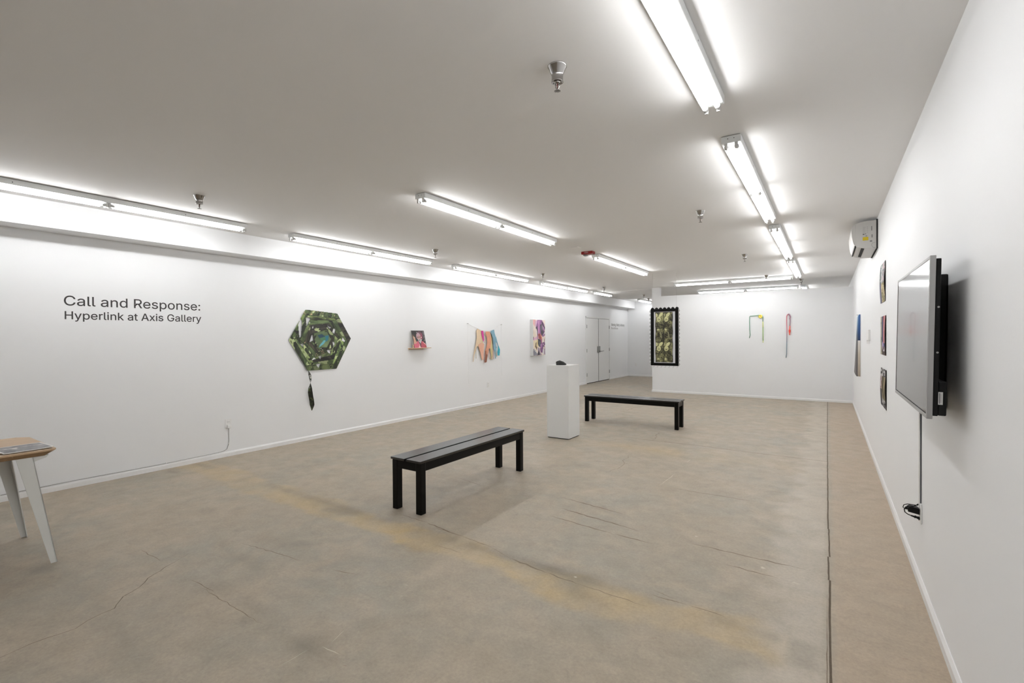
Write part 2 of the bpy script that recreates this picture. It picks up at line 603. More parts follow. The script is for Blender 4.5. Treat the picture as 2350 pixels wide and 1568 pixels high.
# free-standing partition with its taller end post, one plastered body
b = MB()
b.box((-3.868, YP, 0), (XR, YP + .13, 2.507))
b.box((-3.868, YP, 2.507), (-3.667, YP + .13, ZC))
struct(b.build('wall_partition', M_WALL))
# boxed soffit along the top of the left wall, batten across the ceiling over the partition
slab('trim_1', (XL, YB, 2.4917), (-5.948, YF, ZC), M_WALL)
slab('trim_2', (-5.948, 12.80, ZC - .006), (-3.868, 12.86, ZC), M_CEIL)


def baseboard(name, axis, at, a, bnd, sign, h=0.062):
    """axis 'y': runs along y at x=at; moulded top edge"""
    t = 0.013
    prof = [(0, 0), (t, 0), (t, h - .018), (t * .45, h - .004), (t * .3, h), (0, h)]
    m = MB()
    if axis == 'y':
        m.prism([(at + sign * p[0], a, p[1]) for p in prof], (0, bnd - a, 0))
    else:
        m.prism([(a, at + sign * p[0], p[1]) for p in prof], (bnd - a, 0, 0))
    struct(m.build(name, M_TRIM))


baseboard('baseboard_left', 'y', XL, YB, 13.50, 1)
baseboard('baseboard_left', 'y', XL, 15.44, YF, 1)
baseboard('baseboard_right', 'y', XR, YB, YP, -1)
baseboard('baseboard_partition', 'x', YP, -3.881, XR, -1, .056)
baseboard('baseboard_far', 'x', YF, XL, XR, -1)

# double door in the left wall
def double_door():
    d = bpy.data.objects.new('door_1', None)
    d.location = (XL, 14.47, 0)
    COL.objects.link(d)
    struct(d)
    o = d.location
    y0, y1, zt = 13.555, 15.39, 2.045
    f = MB()
    f.box((XL, y0 - .055, 0), (XL + .016, y0, zt + .05), .003)
    f.box((XL, y1, 0), (XL + .016, y1 + .05, zt + .05), .003)
    f.box((XL, y0 - .055, zt + .004), (XL + .016, y1 + .05, zt + .055), .003)
    f.build('door_frame', M_TRIM, d, o)
    g = MB()
    g.box((XL, y0, 0), (XL + .002, y1, zt + .004))
    g.build('gap_shade_backing', M_DARK, d, o)  # dark sheet behind the leaves, painted as the shade in the gaps
    ym = 14.475
    for a, c in ((y0 + .004, ym - .014), (ym + .014, y1 - .014)):
        l = MB()
        l.box((XL + .002, a, .022), (XL + .010, c, zt - .004), .001)
        leaf = l.build('door_leaf', M_TRIM, d, o)
    for yy in (y0 + .004, y1 - .010):
        for zz in (.283, 1.03, 1.78):
            h = MB()
            h.tube([(XL + .016, yy, zz - .052), (XL + .016, yy, zz + .052)], .0125, 10)
            h.build('hinge', M_STEEL, d, o)
    s = MB()
    s.box((XL + .004, ym - .013, .02), (XL + .012, ym + .013, zt), 0)
    s.build('astragal', mat('grey_metal_strip', (.20, .195, .185), rough=.5, metal=.5), d, o)
    p = MB()
    p.box((XL + .010, ym - .11, .955), (XL + .035, ym + .10, 1.155), .006)
    p.tube([(XL + .035, ym + .03, .99), (XL + .085, ym + .03, .99), (XL + .09, ym + .10, .99), (XL + .09, ym + .24, 1.0)], .013, 8)
    p.build('lock_lever', M_STEEL, d, o)


double_door()


# ------------------------------------------------------------------ fluorescent fixtures
def light_fixture(name, length, nsec, label, cat):
    """local frame: y from 0 to length, x across, z=0 at the ceiling"""
    t = thing(name, (0, 0, 0), label, cat, 'fluorescent strip fixtures on the ceiling')
    w = 0.0575
    h = MB()
    h.box((-w + .012, .01, -.004), (w - .012, length - .01, 0.0), 0, 1)          # black spacer standing in for the gap shadow above the housing
    h.prism([(-w, 0, -.004), (w, 0, -.004), (w, 0, -.045), (w - .003, 0, -.048), (-w + .003, 0, -.048), (-w, 0, -.045)], (0, length, 0))
    for yy, s in ((0, -1), (length, 1)):
        for xx in (-.018, .018):
            h.tube([(xx, yy - .0002 * s, -.021), (xx, yy + .0006 * s, -.021)], .0028, 8, 1)
    for k in range(nsec):
        yc = length * (k + .5) / nsec
        for xx in (-w, w):
            h.tube([(xx * .998, yc, -.027), (xx * 1.008, yc, -.027)], .004, 6, 1)
    h.build('housing', [M_ENAMEL, M_DARK], t)
    sec = length / nsec
    for k in range(nsec):
        ya, yb = k * sec + .022, (k + 1) * sec - .022
        for xx in (-.030, .030):
            tb = MB()
            tb.tube([(xx, ya + .022, -.066), (xx, yb - .022, -.066)], .0135, 12)
            tu = tb.build('fluorescent_tube', M_TUBE, t)
            e = MB()
            e.tube([(xx, ya - .004, -.066), (xx, ya + .022, -.066)], .0137, 12)
            e.build('end_cap', M_TUBE_END, tu)
            e = MB()
            e.tube([(xx, yb - .022, -.066), (xx, yb + .004, -.066)], .0137, 12)
            e.build('end_cap', M_TUBE_END, tu)
            for yy, s in ((k * sec, 1), ((k + 1) * sec, -1)):
                q = MB()
                q.box((xx - .009, min(yy, yy + s * .018) + .001, -.086), (xx + .009, max(yy, yy + s * .018) - .001, -.044), .003)
                q.build('lamp_socket', M_SOCKET, t)
    return t


LF = [  # x, y, label
    (-0.515, 0.30, 'nearest strip light of the right row, cut off by the top of the frame'),
    (-0.515, 3.31, 'second strip light of the right row, its white end plate with two holes showing'),
    (-0.515, 6.24, 'third strip light from the camera in the right row, level with the air conditioner'),
    (-0.515, 9.12, 'fourth strip light in the right row, ending just before the first crosswise light'),
    (-3.000, 3.075, 'long strip light in the middle of the ceiling above the nearer black bench'),
    (-3.000, 6.88, 'strip light in mid ceiling, its near end beside the red fire alarm'),
    (-5.430, 0.37, 'leftmost long strip light beside the soffit, above the large black wall lettering'),
    (-5.430, 3.36, 'second strip light of the left row, above the green hexagonal collage'),
    (-5.430, 6.38, 'third strip light of the left row, above the fringed garment piece'),
    (-5.430, 9.42, 'fourth strip light of the left row, above the purple canvas'),
    (-0.515, 14.12, 'strip light beyond the partition, only its near end showing over the wall top'),
]
fix8 = light_fixture('strip_light', 2.44, 2, LF[0][2], 'ceiling light')
fix8.location = (LF[0][0], LF[0][1], ZC)
for x, y, lb in LF[1:]:
    dup(fix8, (x, y, ZC), lb)
dup(fix8, (-0.515, -2.72, ZC), 'added unseen strip light behind the camera, continuing the right row')  # added out of view to light the near end of the room
dup(fix8, (-0.62, 11.68, ZC), 'strip light running crosswise on the ceiling just in front of the white partition', rz=math.pi / 2)
dup(fix8, (-0.62, 14.10, ZC), 'crosswise strip light seen above the top edge of the white partition', rz=math.pi / 2)
fix4 = light_fixture('strip_light', 1.22, 1, 'short strip light ending the left row, above the white double door', 'ceiling light')
fix4.location = (-5.41, 12.33, ZC)
dup(fix4, (-5.34, 15.87, ZC), 'short strip light on the far ceiling left of the partition post')


# ------------------------------------------------------------------ sprinklers
def sprinkler():
    t = thing('fire_sprinkler', (-1.065, 2.01, ZC), 'large chrome fire sprinkler nearest the camera, left of the nearest right-hand strip light', 'sprinkler', 'chrome sprinkler heads on the ceiling')
    m = MB()
    m.lathe([(.0, 0), (.0455, 0), (.0455, -.003), (.0425, -.006), (.0285, -.040), (.0270, -.042), (.0270, -.070), (.0285, -.072), (.0285, -.075), (.0245, -.075), (.0245, -.068), (.0, -.068)], 40)
    m.build('escutcheon', M_CHROME, t)
    m = MB()
    m.lathe([(0, -.066), (.014, -.066), (.014, -.076), (.010, -.080), (0, -.080)], 20)
    for s in (-1, 1):
        m.tube([(s * .009, 0, -.077), (s * .0105, 0, -.088), (s * .0095, 0, -.098), (s * .003, 0, -.108), (0, 0, -.112)], .0022, 8)
    m.build('frame_arms', M_CHROME, t)
    m = MB()
    m.tube([(0, 0, -.080), (0, 0, -.104)], .0024, 8)
    m.build('glass_bulb', mat('dark_red_bulb', (.10, .012, .01), rough=.1), t)
    m = MB()
    m.lathe([(0, -.112), (.004, -.112), (.012, -.1145), (.012, -.116), (0, -.116)], 18)
    for k in range(12):
        a = 2 * math.pi * k / 12
        m.tube([(.011 * math.cos(a), .011 * math.sin(a), -.1152), (.0155 * math.cos(a), .0155 * math.sin(a), -.1165)], .0014, 5)
    m.build('deflector', mat('dull_metal', (.25, .24, .22), rough=.35, metal=.9), t)
    return t


sp = sprinkler()
for x, y, lb in ((-4.664, 2.02, 'chrome sprinkler above the gap-side end of the leftmost strip light'),
                 (-1.085, 5.13, 'chrome sprinkler left of the second strip light in the right row'),
                 (-4.745, 5.17, 'chrome sprinkler beside the far end of the second left-row strip light'),
                 (-1.087, 8.25, 'small chrome sprinkler left of the third strip light in the right row'),
                 (-4.786, 8.36, 'small chrome sprinkler at the near end of the fourth left-row strip light'),
                 (-1.085, 11.39, 'small chrome sprinkler overlapping the first crosswise strip light'),
                 (-4.806, 11.56, 'small chrome sprinkler above the short left-row strip light'),
                 (-0.502, 12.60, 'chrome sprinkler at the far right, between the two crosswise strip lights'),
                 (-4.700, 14.40, 'tiny far sprinkler left of the partition post, the left one of two'),
                 (-5.026, 15.89, 'tiny farthest sprinkler, in front of the far short strip light')):
    dup(sp, (x, y, ZC), lb)

# ------------------------------------------------------------------ red fire alarm and blank ceiling plate
M_RED = mat('red_alarm_plastic', rgb(150, 24, 26), rough=.35)
t = thing('fire_alarm', (-3.0, 6.62, ZC), 'red ceiling fire alarm box with clear strobe and white FIRE lettering', 'fire alarm')
m = MB()
m.box((-.093, -.055, -.040), (.088, .055, 0), .006)
m.build('alarm_body', M_RED, t)
m = MB()
m.box((-.072, -.030, -.062), (-.014, .028, -.038), .008)
m.build('strobe_lens', mat('clear_strobe', (.30, .30, .30), rough=.15), t)
m = MB()
m.lathe([(0, -.0015), (.008, -.0015), (.009, 0), (0, .001)], 14, center=(.070, -.02, -.040))
m.build('indicator', mat('pale_dot', (.8, .6, .58), rough=.3), t)


GLYPHS = json.loads(r'''{",":[188,[[53,-119,38,-119,48,-56,58,8,68,71,91,71,114,71,137,71,119,8,102,-56,84,-119,69,-119]]],"7":[453,[[120,0,97,0,172,149,248,299,323,448,323,450,323,451,323,452,236,452,149,452,62,452,62,471,62,490,62,509,172,509,281,509,391,509,391,489,391,469,391,449,315,299,240,150,165,0,142,0]]],":":[188,[[108,-4,95,-4,83,-4,72,0,63,9,54,18,50,28,50,41,50,54,54,65,63,73,72,82,83,87,95,87,108,87,119,82,128,73,137,65,141,54,141,41,141,28,137,18,128,9,119,0],[108,271,95,271,83,271,72,275,63,284,54,293,50,304,50,316,50,329,54,340,63,349,72,357,83,362,95,362,108,362,119,357,128,349,137,340,141,329,141,316,141,304,137,293,128,284,119,275]]],"A":[480,[[39,0,16,0,78,170,140,339,201,509,226,509,251,509,276,509,338,339,401,170,463,0,440,0,418,0,395,0,359,101,323,202,287,302,281,321,273,344,264,372,255,400,245,435,232,478,236,478,241,478,245,478,233,435,222,399,213,371,204,343,196,320,191,302,155,202,120,101,85,0,62,0],[197,142,110,142,110,161,110,180,110,199,197,199,283,199,370,199,370,180,370,161,370,142,283,142]]],"C":[510,[[293,-7,267,-7,223,-7,184,4,150,25,116,46,89,76,70,115,50,154,40,201,40,254,40,308,50,354,70,393,89,432,116,462,150,484,184,505,223,516,267,516,293,516,317,512,340,504,363,497,384,486,402,471,420,457,436,439,448,418,460,398,468,374,473,348,451,348,430,348,408,348,404,366,398,381,389,395,381,408,370,419,357,428,345,438,331,444,315,449,300,454,284,456,267,456,236,456,208,448,184,432,159,417,139,394,125,364,111,334,103,297,103,254,103,211,111,175,125,145,140,115,159,92,184,76,209,61,236,53,267,53,284,53,300,55,315,60,331,65,345,71,357,81,370,90,381,101,389,114,398,128,404,143,408,160,430,160,451,160,473,160,469,135,460,111,448,91,436,70,421,52,402,38,384,23,363,12,341,5,318,-3]]],"E":[419,[[165,0,60,0,60,170,60,339,60,509,164,509,268,509,372,509,372,490,372,471,372,452,290,452,207,452,125,452,125,396,125,341,125,286,202,286,278,286,355,286,355,267,355,248,355,229,278,229,202,229,125,229,125,172,125,114,125,57,208,57,292,57,375,57,375,38,375,19,375,0,270,0]]],"F":[410,[[82,0,60,0,60,170,60,339,60,509,163,509,266,509,369,509,369,490,369,471,369,452,288,452,206,452,125,452,125,394,125,336,125,278,198,278,272,278,346,278,346,259,346,240,346,221,272,221,198,221,125,221,125,147,125,74,125,0,103,0]]],"G":[520,[[309,-7,269,-7,223,-7,184,4,149,25,115,46,88,77,69,116,50,155,40,201,40,254,40,308,50,354,69,393,88,432,115,462,149,484,183,505,221,516,265,516,292,516,317,512,340,504,364,496,385,484,403,469,422,454,437,437,449,416,461,396,470,373,474,349,452,349,430,349,408,349,403,365,396,380,387,393,379,406,368,417,356,427,344,436,330,444,315,448,300,453,283,456,265,456,235,456,208,448,183,432,159,417,139,394,125,364,111,334,103,297,103,254,103,211,111,175,125,145,140,115,159,92,184,76,209,61,237,53,269,53,297,53,323,59,345,71,367,83,384,101,396,123,409,146,415,172,415,202,421,201,428,200,434,199,384,199,333,199,283,199,283,218,283,237,283,256,348,256,413,256,478,256,478,237,478,219,478,200,478,158,469,122,451,91,433,60,408,36,377,19,345,2]]],"H":[517,[[82,0,60,0,60,170,60,339,60,509,82,509,103,509,125,509,125,435,125,362,125,289,214,289,303,289,392,289,392,362,392,435,392,509,414,509,435,509,457,509,457,339,457,170,457,0,435,0,414,0,392,0,392,77,392,155,392,232,303,232,214,232,125,232,125,155,125,77,125,0,103,0]]],"I":[300,[[111,0,31,0,31,19,31,38,31,57,60,57,89,57,118,57,118,189,118,320,118,452,89,452,60,452,31,452,31,471,31,490,31,509,111,509,190,509,269,509,269,490,269,471,269,452,240,452,212,452,183,452,183,320,183,189,183,57,212,57,240,57,269,57,269,38,269,19,269,0,190,0]]],"L":[393,[[160,0,60,0,60,170,60,339,60,509,82,509,103,509,125,509,125,358,125,208,125,57,203,57,282,57,361,57,361,38,361,19,361,0,261,0]]],"M":[628,[[81,0,60,0,60,170,60,339,60,509,91,509,121,509,152,509,193,402,235,294,277,187,280,180,284,170,287,159,291,148,295,136,299,123,303,110,307,97,311,84,315,71,319,59,322,49,317,49,312,49,307,49,310,59,314,70,318,83,322,95,326,108,330,121,334,134,338,147,342,158,346,170,349,179,352,187,394,294,435,402,476,509,507,509,537,509,568,509,568,339,568,170,568,0,547,0,525,0,504,0,504,97,504,194,504,291,504,302,504,314,504,327,505,340,505,354,505,369,505,383,506,398,506,413,506,428,507,443,507,457,509,457,511,457,513,457,508,441,503,426,498,409,492,393,487,378,482,363,477,348,472,334,467,322,463,309,459,299,456,291,418,194,380,97,342,0,323,0,305,0,286,0,248,97,209,194,170,291,167,299,163,309,159,321,155,333,150,346,145,361,140,376,135,391,129,408,124,424,118,441,112,457,114,457,117,457,119,457,119,444,120,431,120,416,120,401,121,387,121,372,121,357,121,342,122,328,122,315,122,302,122,291,122,194,122,97,122,0,101,0]]],"R":[449,[[82,0,60,0,60,170,60,339,60,509,119,509,177,509,236,509,275,509,307,502,333,489,359,475,378,457,390,433,403,410,409,382,409,352,409,321,403,295,390,271,378,248,359,230,333,217,307,204,275,198,236,198,189,198,143,198,96,198,96,217,96,236,96,255,142,255,188,255,234,255,260,255,281,259,298,267,314,275,326,286,334,300,341,315,345,332,345,352,345,372,341,390,334,405,326,420,314,431,298,440,281,448,259,452,233,452,197,452,161,452,125,452,125,301,125,151,125,0,103,0],[378,0,353,0,312,76,271,153,230,229,254,229,279,229,303,229,344,153,386,76,428,0,403,0]]],"W":[686,[[180,0,155,0,109,170,63,339,16,509,38,509,60,509,82,509,109,404,136,300,163,196,168,179,172,163,175,145,179,128,183,111,187,94,190,76,194,58,197,40,194,40,192,40,189,40,193,58,196,76,200,94,203,111,207,128,211,145,215,163,220,179,224,196,251,300,279,404,306,509,331,509,355,509,380,509,407,404,434,300,462,196,466,179,470,163,474,145,478,128,482,111,486,94,490,76,494,58,497,40,494,40,491,40,488,40,492,58,495,76,499,94,502,111,506,128,510,145,515,163,519,179,523,196,550,300,576,404,603,509,625,509,647,509,670,509,623,339,577,170,530,0,505,0,480,0,455,0,426,108,397,215,368,323,362,344,357,367,351,391,346,416,341,444,336,475,341,475,345,475,350,475,345,445,340,419,335,395,330,371,324,347,318,323,289,215,260,108,230,0,205,0]]],"a":[389,[[182,-9,160,-9,136,-9,114,-4,94,5,75,14,59,27,48,45,36,62,30,83,30,108,30,130,35,147,43,161,52,175,63,185,78,193,92,201,108,207,125,211,143,215,160,218,178,220,201,223,219,225,234,227,248,228,258,231,265,235,272,239,276,245,276,255,276,255,276,256,276,257,276,272,273,286,267,297,261,308,252,316,240,322,228,328,213,331,196,331,178,331,162,328,149,322,136,317,126,309,118,301,110,292,104,283,100,274,80,280,61,285,41,291,50,314,62,332,79,346,95,360,113,369,133,375,153,381,173,384,194,384,208,384,223,383,239,379,255,376,271,370,286,360,301,351,313,338,322,320,332,303,337,280,337,251,337,168,337,84,337,0,317,0,297,0,277,0,277,17,277,35,277,52,275,52,274,52,272,52,268,43,261,34,252,25,243,15,230,7,215,1,200,-5],[155,45,170,45,193,45,212,50,228,59,243,68,255,79,263,93,271,107,276,122,276,138,276,155,276,173,276,190,273,187,268,184,259,182,251,180,242,178,231,176,221,174,210,172,200,171,190,170,182,169,175,168,161,166,147,163,134,159,121,154,111,148,103,139,96,131,92,119,92,105,92,92,95,81,102,72,109,63,118,57,130,52,142,48]]],"c":[396,[[226,-8,207,-8,173,-8,143,0,117,16,91,33,71,56,56,85,41,114,34,149,34,187,34,227,41,262,56,291,71,321,91,343,117,360,143,376,173,384,207,384,226,384,243,382,260,377,276,372,292,365,305,356,319,347,330,335,340,322,350,309,357,294,362,277,342,272,322,267,303,262,300,272,296,281,290,289,285,297,278,305,270,311,262,317,253,322,242,325,232,328,220,330,207,330,182,330,161,323,145,310,129,297,116,280,108,258,100,237,96,213,96,187,96,162,100,139,108,117,116,96,129,79,145,66,161,53,182,46,207,46,220,46,232,48,243,52,253,55,263,60,271,66,279,72,286,80,292,89,297,97,301,107,304,117,324,112,343,107,363,102,358,85,351,70,341,56,332,43,320,31,306,21,293,12,277,4,261,-1,244,-6]]],"d":[424,[[219,-8,195,-8,164,-8,136,0,111,16,87,32,68,55,55,84,41,114,34,149,34,189,34,229,41,263,55,293,69,322,88,345,112,361,136,376,164,384,196,384,219,384,238,381,253,373,268,365,279,356,287,346,296,336,302,327,306,319,308,319,309,319,311,319,311,382,311,446,311,509,331,509,351,509,372,509,372,339,372,170,372,0,352,0,332,0,313,0,313,20,313,39,313,59,311,59,309,59,307,59,302,51,295,42,287,31,278,21,267,12,252,4,238,-4],[181,47,205,47,227,47,247,53,263,65,279,77,291,94,299,115,308,136,312,161,312,189,312,217,308,242,300,263,292,284,279,300,263,312,247,324,228,330,205,330,181,330,161,324,145,311,129,299,116,282,108,261,100,240,96,216,96,189,96,162,100,138,109,117,117,95,129,78,145,66,161,53]]],"e":[404,[[238,-8,212,-8,175,-8,143,0,117,16,90,33,70,56,56,85,41,114,34,148,34,187,34,226,41,260,55,290,69,319,89,343,115,359,141,376,171,384,205,384,226,384,246,381,266,374,285,367,303,356,319,341,335,326,348,306,357,282,366,258,371,228,371,194,371,186,371,178,371,169,272,169,174,169,75,169,75,187,75,204,75,221,163,221,250,221,338,221,329,215,319,208,310,202,310,227,306,249,298,269,290,288,278,303,263,314,247,325,228,330,205,330,182,330,163,325,146,313,130,302,118,288,109,270,100,251,96,232,96,211,96,200,96,189,96,178,96,150,101,126,110,106,120,87,134,72,151,61,168,51,189,46,212,46,228,46,241,48,254,53,266,57,277,64,285,73,294,82,301,93,306,105,325,101,345,96,365,91,359,71,349,54,335,39,321,24,303,13,283,4,262,-4]]],"g":[425,[[238,-151,207,-151,179,-151,155,-147,134,-140,113,-132,96,-123,82,-110,69,-98,58,-84,51,-69,67,-60,84,-50,101,-41,107,-49,113,-57,122,-66,130,-75,141,-82,154,-88,168,-94,186,-97,207,-97,238,-97,263,-90,282,-75,302,-60,311,-37,311,-6,311,19,311,44,311,68,310,68,308,68,306,68,301,60,295,51,287,41,278,32,267,23,252,16,238,8,219,5,195,5,164,5,137,12,113,27,88,41,69,62,55,90,41,118,34,152,34,191,34,230,41,264,55,293,69,322,88,345,112,361,137,376,165,384,196,384,220,384,239,381,253,373,268,365,280,356,288,346,297,336,303,327,308,319,309,319,311,319,313,319,313,339,313,359,313,379,333,379,353,379,372,379,372,250,372,121,372,-9,372,-42,365,-69,350,-90,335,-111,316,-126,291,-136,266,-146],[181,59,205,59,228,59,248,64,264,75,280,86,292,101,300,121,308,141,312,165,312,193,312,220,308,243,300,264,292,284,280,301,264,312,248,324,228,330,205,330,181,330,161,324,145,312,129,299,117,283,109,262,100,242,96,219,96,193,96,166,100,143,109,123,117,103,129,87,145,76,162,65]]],"h":[410,[[114,249,114,227,114,151,114,76,114,0,93,0,73,0,53,0,53,170,53,339,53,509,73,509,93,509,114,509,114,435,114,361,114,287,110,287,106,287,102,287,114,322,131,347,152,362,174,377,199,384,227,384,253,384,276,379,295,369,315,358,330,342,341,321,352,299,357,273,357,240,357,160,357,80,357,0,337,0,316,0,296,0,296,78,296,157,296,235,296,265,288,288,273,304,258,321,237,329,210,329,192,329,175,325,161,317,146,309,135,298,126,283,118,267]]],"i":[167,[[73,0,53,0,53,126,53,253,53,379,73,379,93,379,114,379,114,253,114,126,114,0,93,0],[95,443,84,443,72,443,62,447,54,455,45,462,41,472,41,483,41,494,45,504,54,512,62,520,72,524,84,524,95,524,106,520,114,512,122,504,126,494,126,483,126,472,122,462,114,455,106,447]]],"k":[381,[[132,158,110,137,110,162,110,187,110,212,113,212,117,212,121,212,175,268,230,323,284,379,310,379,335,379,360,379,301,319,243,259,184,199,182,199,179,199,177,199,155,178],[73,0,53,0,53,170,53,339,53,509,73,509,93,509,114,509,114,339,114,170,114,0,93,0],[320,0,294,0,245,62,197,124,148,186,162,200,177,214,191,229,252,152,312,76,372,0,346,0]]],"l":[189,[[147,-2,139,-2,110,-2,88,5,74,20,60,35,53,57,53,84,53,226,53,367,53,509,73,509,93,509,114,509,114,372,114,235,114,99,114,81,116,69,120,62,125,55,133,52,146,52,152,52,157,52,160,53,164,53,167,54,170,54,173,37,177,20,181,3,175,1,169,0,162,-1,154,-2]]],"n":[410,[[114,249,114,227,114,151,114,76,114,0,93,0,73,0,53,0,53,126,53,253,53,379,72,379,92,379,112,379,112,349,112,318,112,287,109,287,106,287,102,287,114,322,131,347,152,362,174,377,199,384,227,384,253,384,276,379,295,369,314,358,330,342,341,321,352,299,357,273,357,240,357,160,357,80,357,0,337,0,316,0,296,0,296,78,296,157,296,235,296,265,288,288,273,304,258,321,237,329,210,329,192,329,175,325,161,317,146,309,135,298,126,283,118,267]]],"o":[415,[[242,-8,207,-8,173,-8,143,0,117,16,91,33,71,56,56,85,41,114,34,149,34,187,34,227,41,262,56,291,71,321,91,343,117,360,143,376,173,384,207,384,242,384,273,376,299,360,325,343,345,321,359,291,374,262,381,227,381,187,381,149,374,114,359,85,345,56,325,33,299,16,273,0],[182,46,207,46,233,46,254,53,270,66,287,79,299,96,307,117,315,139,319,162,319,187,319,213,315,236,307,258,299,280,287,297,270,310,254,323,233,330,207,330,182,330,161,323,145,310,129,297,116,280,108,258,100,237,96,213,96,187,96,162,100,139,108,117,116,96,129,79,145,66,161,53]]],"p":[424,[[73,-143,53,-143,53,31,53,205,53,379,72,379,92,379,112,379,112,359,112,339,112,319,114,319,116,319,118,319,123,327,129,336,137,346,145,356,157,365,171,373,186,381,205,384,229,384,261,384,289,376,313,361,337,345,356,322,370,293,383,263,390,229,390,189,390,149,383,114,370,84,356,55,337,32,313,16,289,0,261,-8,229,-8,206,-8,187,-4,173,4,158,12,146,21,138,31,130,42,123,51,118,59,117,59,115,59,114,59,114,-8,114,-76,114,-143,93,-143],[197,47,220,47,244,47,263,53,279,66,295,78,308,95,316,117,324,138,328,162,328,189,328,216,324,240,316,261,308,282,296,299,280,311,264,324,244,330,220,330,197,330,177,324,161,312,145,300,133,284,125,263,117,242,113,217,113,189,113,161,117,136,125,115,133,94,146,77,162,65,178,53]]],"r":[259,[[73,0,53,0,53,126,53,253,53,379,72,379,92,379,112,379,112,360,112,340,112,321,113,321,114,321,115,321,122,340,135,355,152,367,170,379,190,385,213,385,218,385,223,385,229,384,235,384,240,384,243,384,243,363,243,343,243,322,242,323,237,323,230,324,223,325,215,326,207,326,189,326,173,322,159,315,145,307,134,297,126,284,118,270,114,255,114,237,114,158,114,79,114,0,93,0]]],"s":[365,[[211,-8,182,-8,156,-8,133,-4,112,3,92,11,75,23,62,38,49,53,40,72,36,94,55,98,74,102,94,107,99,86,109,70,124,60,139,50,158,45,181,45,208,45,229,51,244,62,260,74,268,87,268,103,268,116,263,127,254,136,245,144,231,151,212,155,191,160,170,165,149,170,115,178,89,191,72,208,55,225,47,247,47,274,47,296,53,315,65,332,77,348,94,361,115,370,136,380,160,384,187,384,213,384,235,380,254,372,272,365,287,353,299,339,310,325,319,309,324,290,305,286,287,281,268,277,263,292,255,304,243,316,230,327,212,333,187,333,165,333,146,327,131,317,116,306,109,293,109,277,109,263,114,252,124,243,134,235,150,228,172,223,191,218,210,214,229,209,264,201,290,188,306,171,323,154,331,133,331,107,331,84,325,64,312,47,300,30,282,16,260,6,237,-3]]],"t":[227,[[138,379,204,379,204,362,204,344,204,327,138,327,72,327,6,327,6,344,6,362,6,379,72,379],[65,345,65,471,85,471,106,471,126,471,126,347,126,222,126,98,126,81,129,69,136,61,143,54,154,50,170,50,174,50,179,50,185,51,191,52,197,53,202,54,206,36,209,19,213,2,207,0,200,-2,192,-3,184,-4,176,-4,168,-4,136,-4,110,4,92,21,74,38,65,62,65,93,65,219]]],"v":[389,[[184,0,163,0,114,126,66,253,17,379,40,379,62,379,84,379,111,305,138,230,165,155,174,132,181,110,187,87,193,64,199,42,206,21,198,21,191,21,184,21,191,42,197,64,203,87,209,110,216,132,224,155,251,230,278,305,305,379,327,379,349,379,371,379,323,253,275,126,226,0,205,0]]],"x":[379,[[44,0,21,0,71,73,121,145,171,218,171,202,171,187,171,171,124,240,76,310,29,379,52,379,76,379,100,379,116,355,132,330,147,306,160,287,170,270,179,253,188,237,198,221,207,206,197,206,186,206,175,206,185,221,194,237,202,253,211,270,221,287,233,306,249,330,266,355,282,379,305,379,328,379,352,379,304,309,256,239,209,169,209,184,209,199,209,214,258,143,308,71,358,0,334,0,310,0,287,0,268,28,249,57,231,85,219,103,209,120,200,136,191,152,182,167,173,182,183,182,194,182,205,182,195,167,186,152,178,136,170,120,160,103,148,85,129,57,110,28,91,0,68,0]]],"y":[389,[[51,-140,47,-139,52,-121,57,-103,61,-86,65,-86,68,-87,71,-87,83,-90,94,-91,104,-89,114,-87,122,-82,130,-74,138,-66,145,-53,151,-36,155,-24,159,-13,163,-1,114,126,66,252,17,379,40,379,62,379,84,379,111,305,138,230,165,155,174,132,181,109,187,87,193,64,199,42,206,21,198,21,191,21,184,21,190,42,196,64,202,87,209,110,216,132,224,155,251,230,278,305,305,379,327,379,349,379,371,379,316,234,260,88,204,-58,196,-78,187,-94,177,-107,166,-120,153,-129,139,-136,125,-142,109,-145,91,-145,81,-145,72,-144,65,-143,57,-142]]]," ":[188,[]]}''')
GLYPH_CAP = 508.7


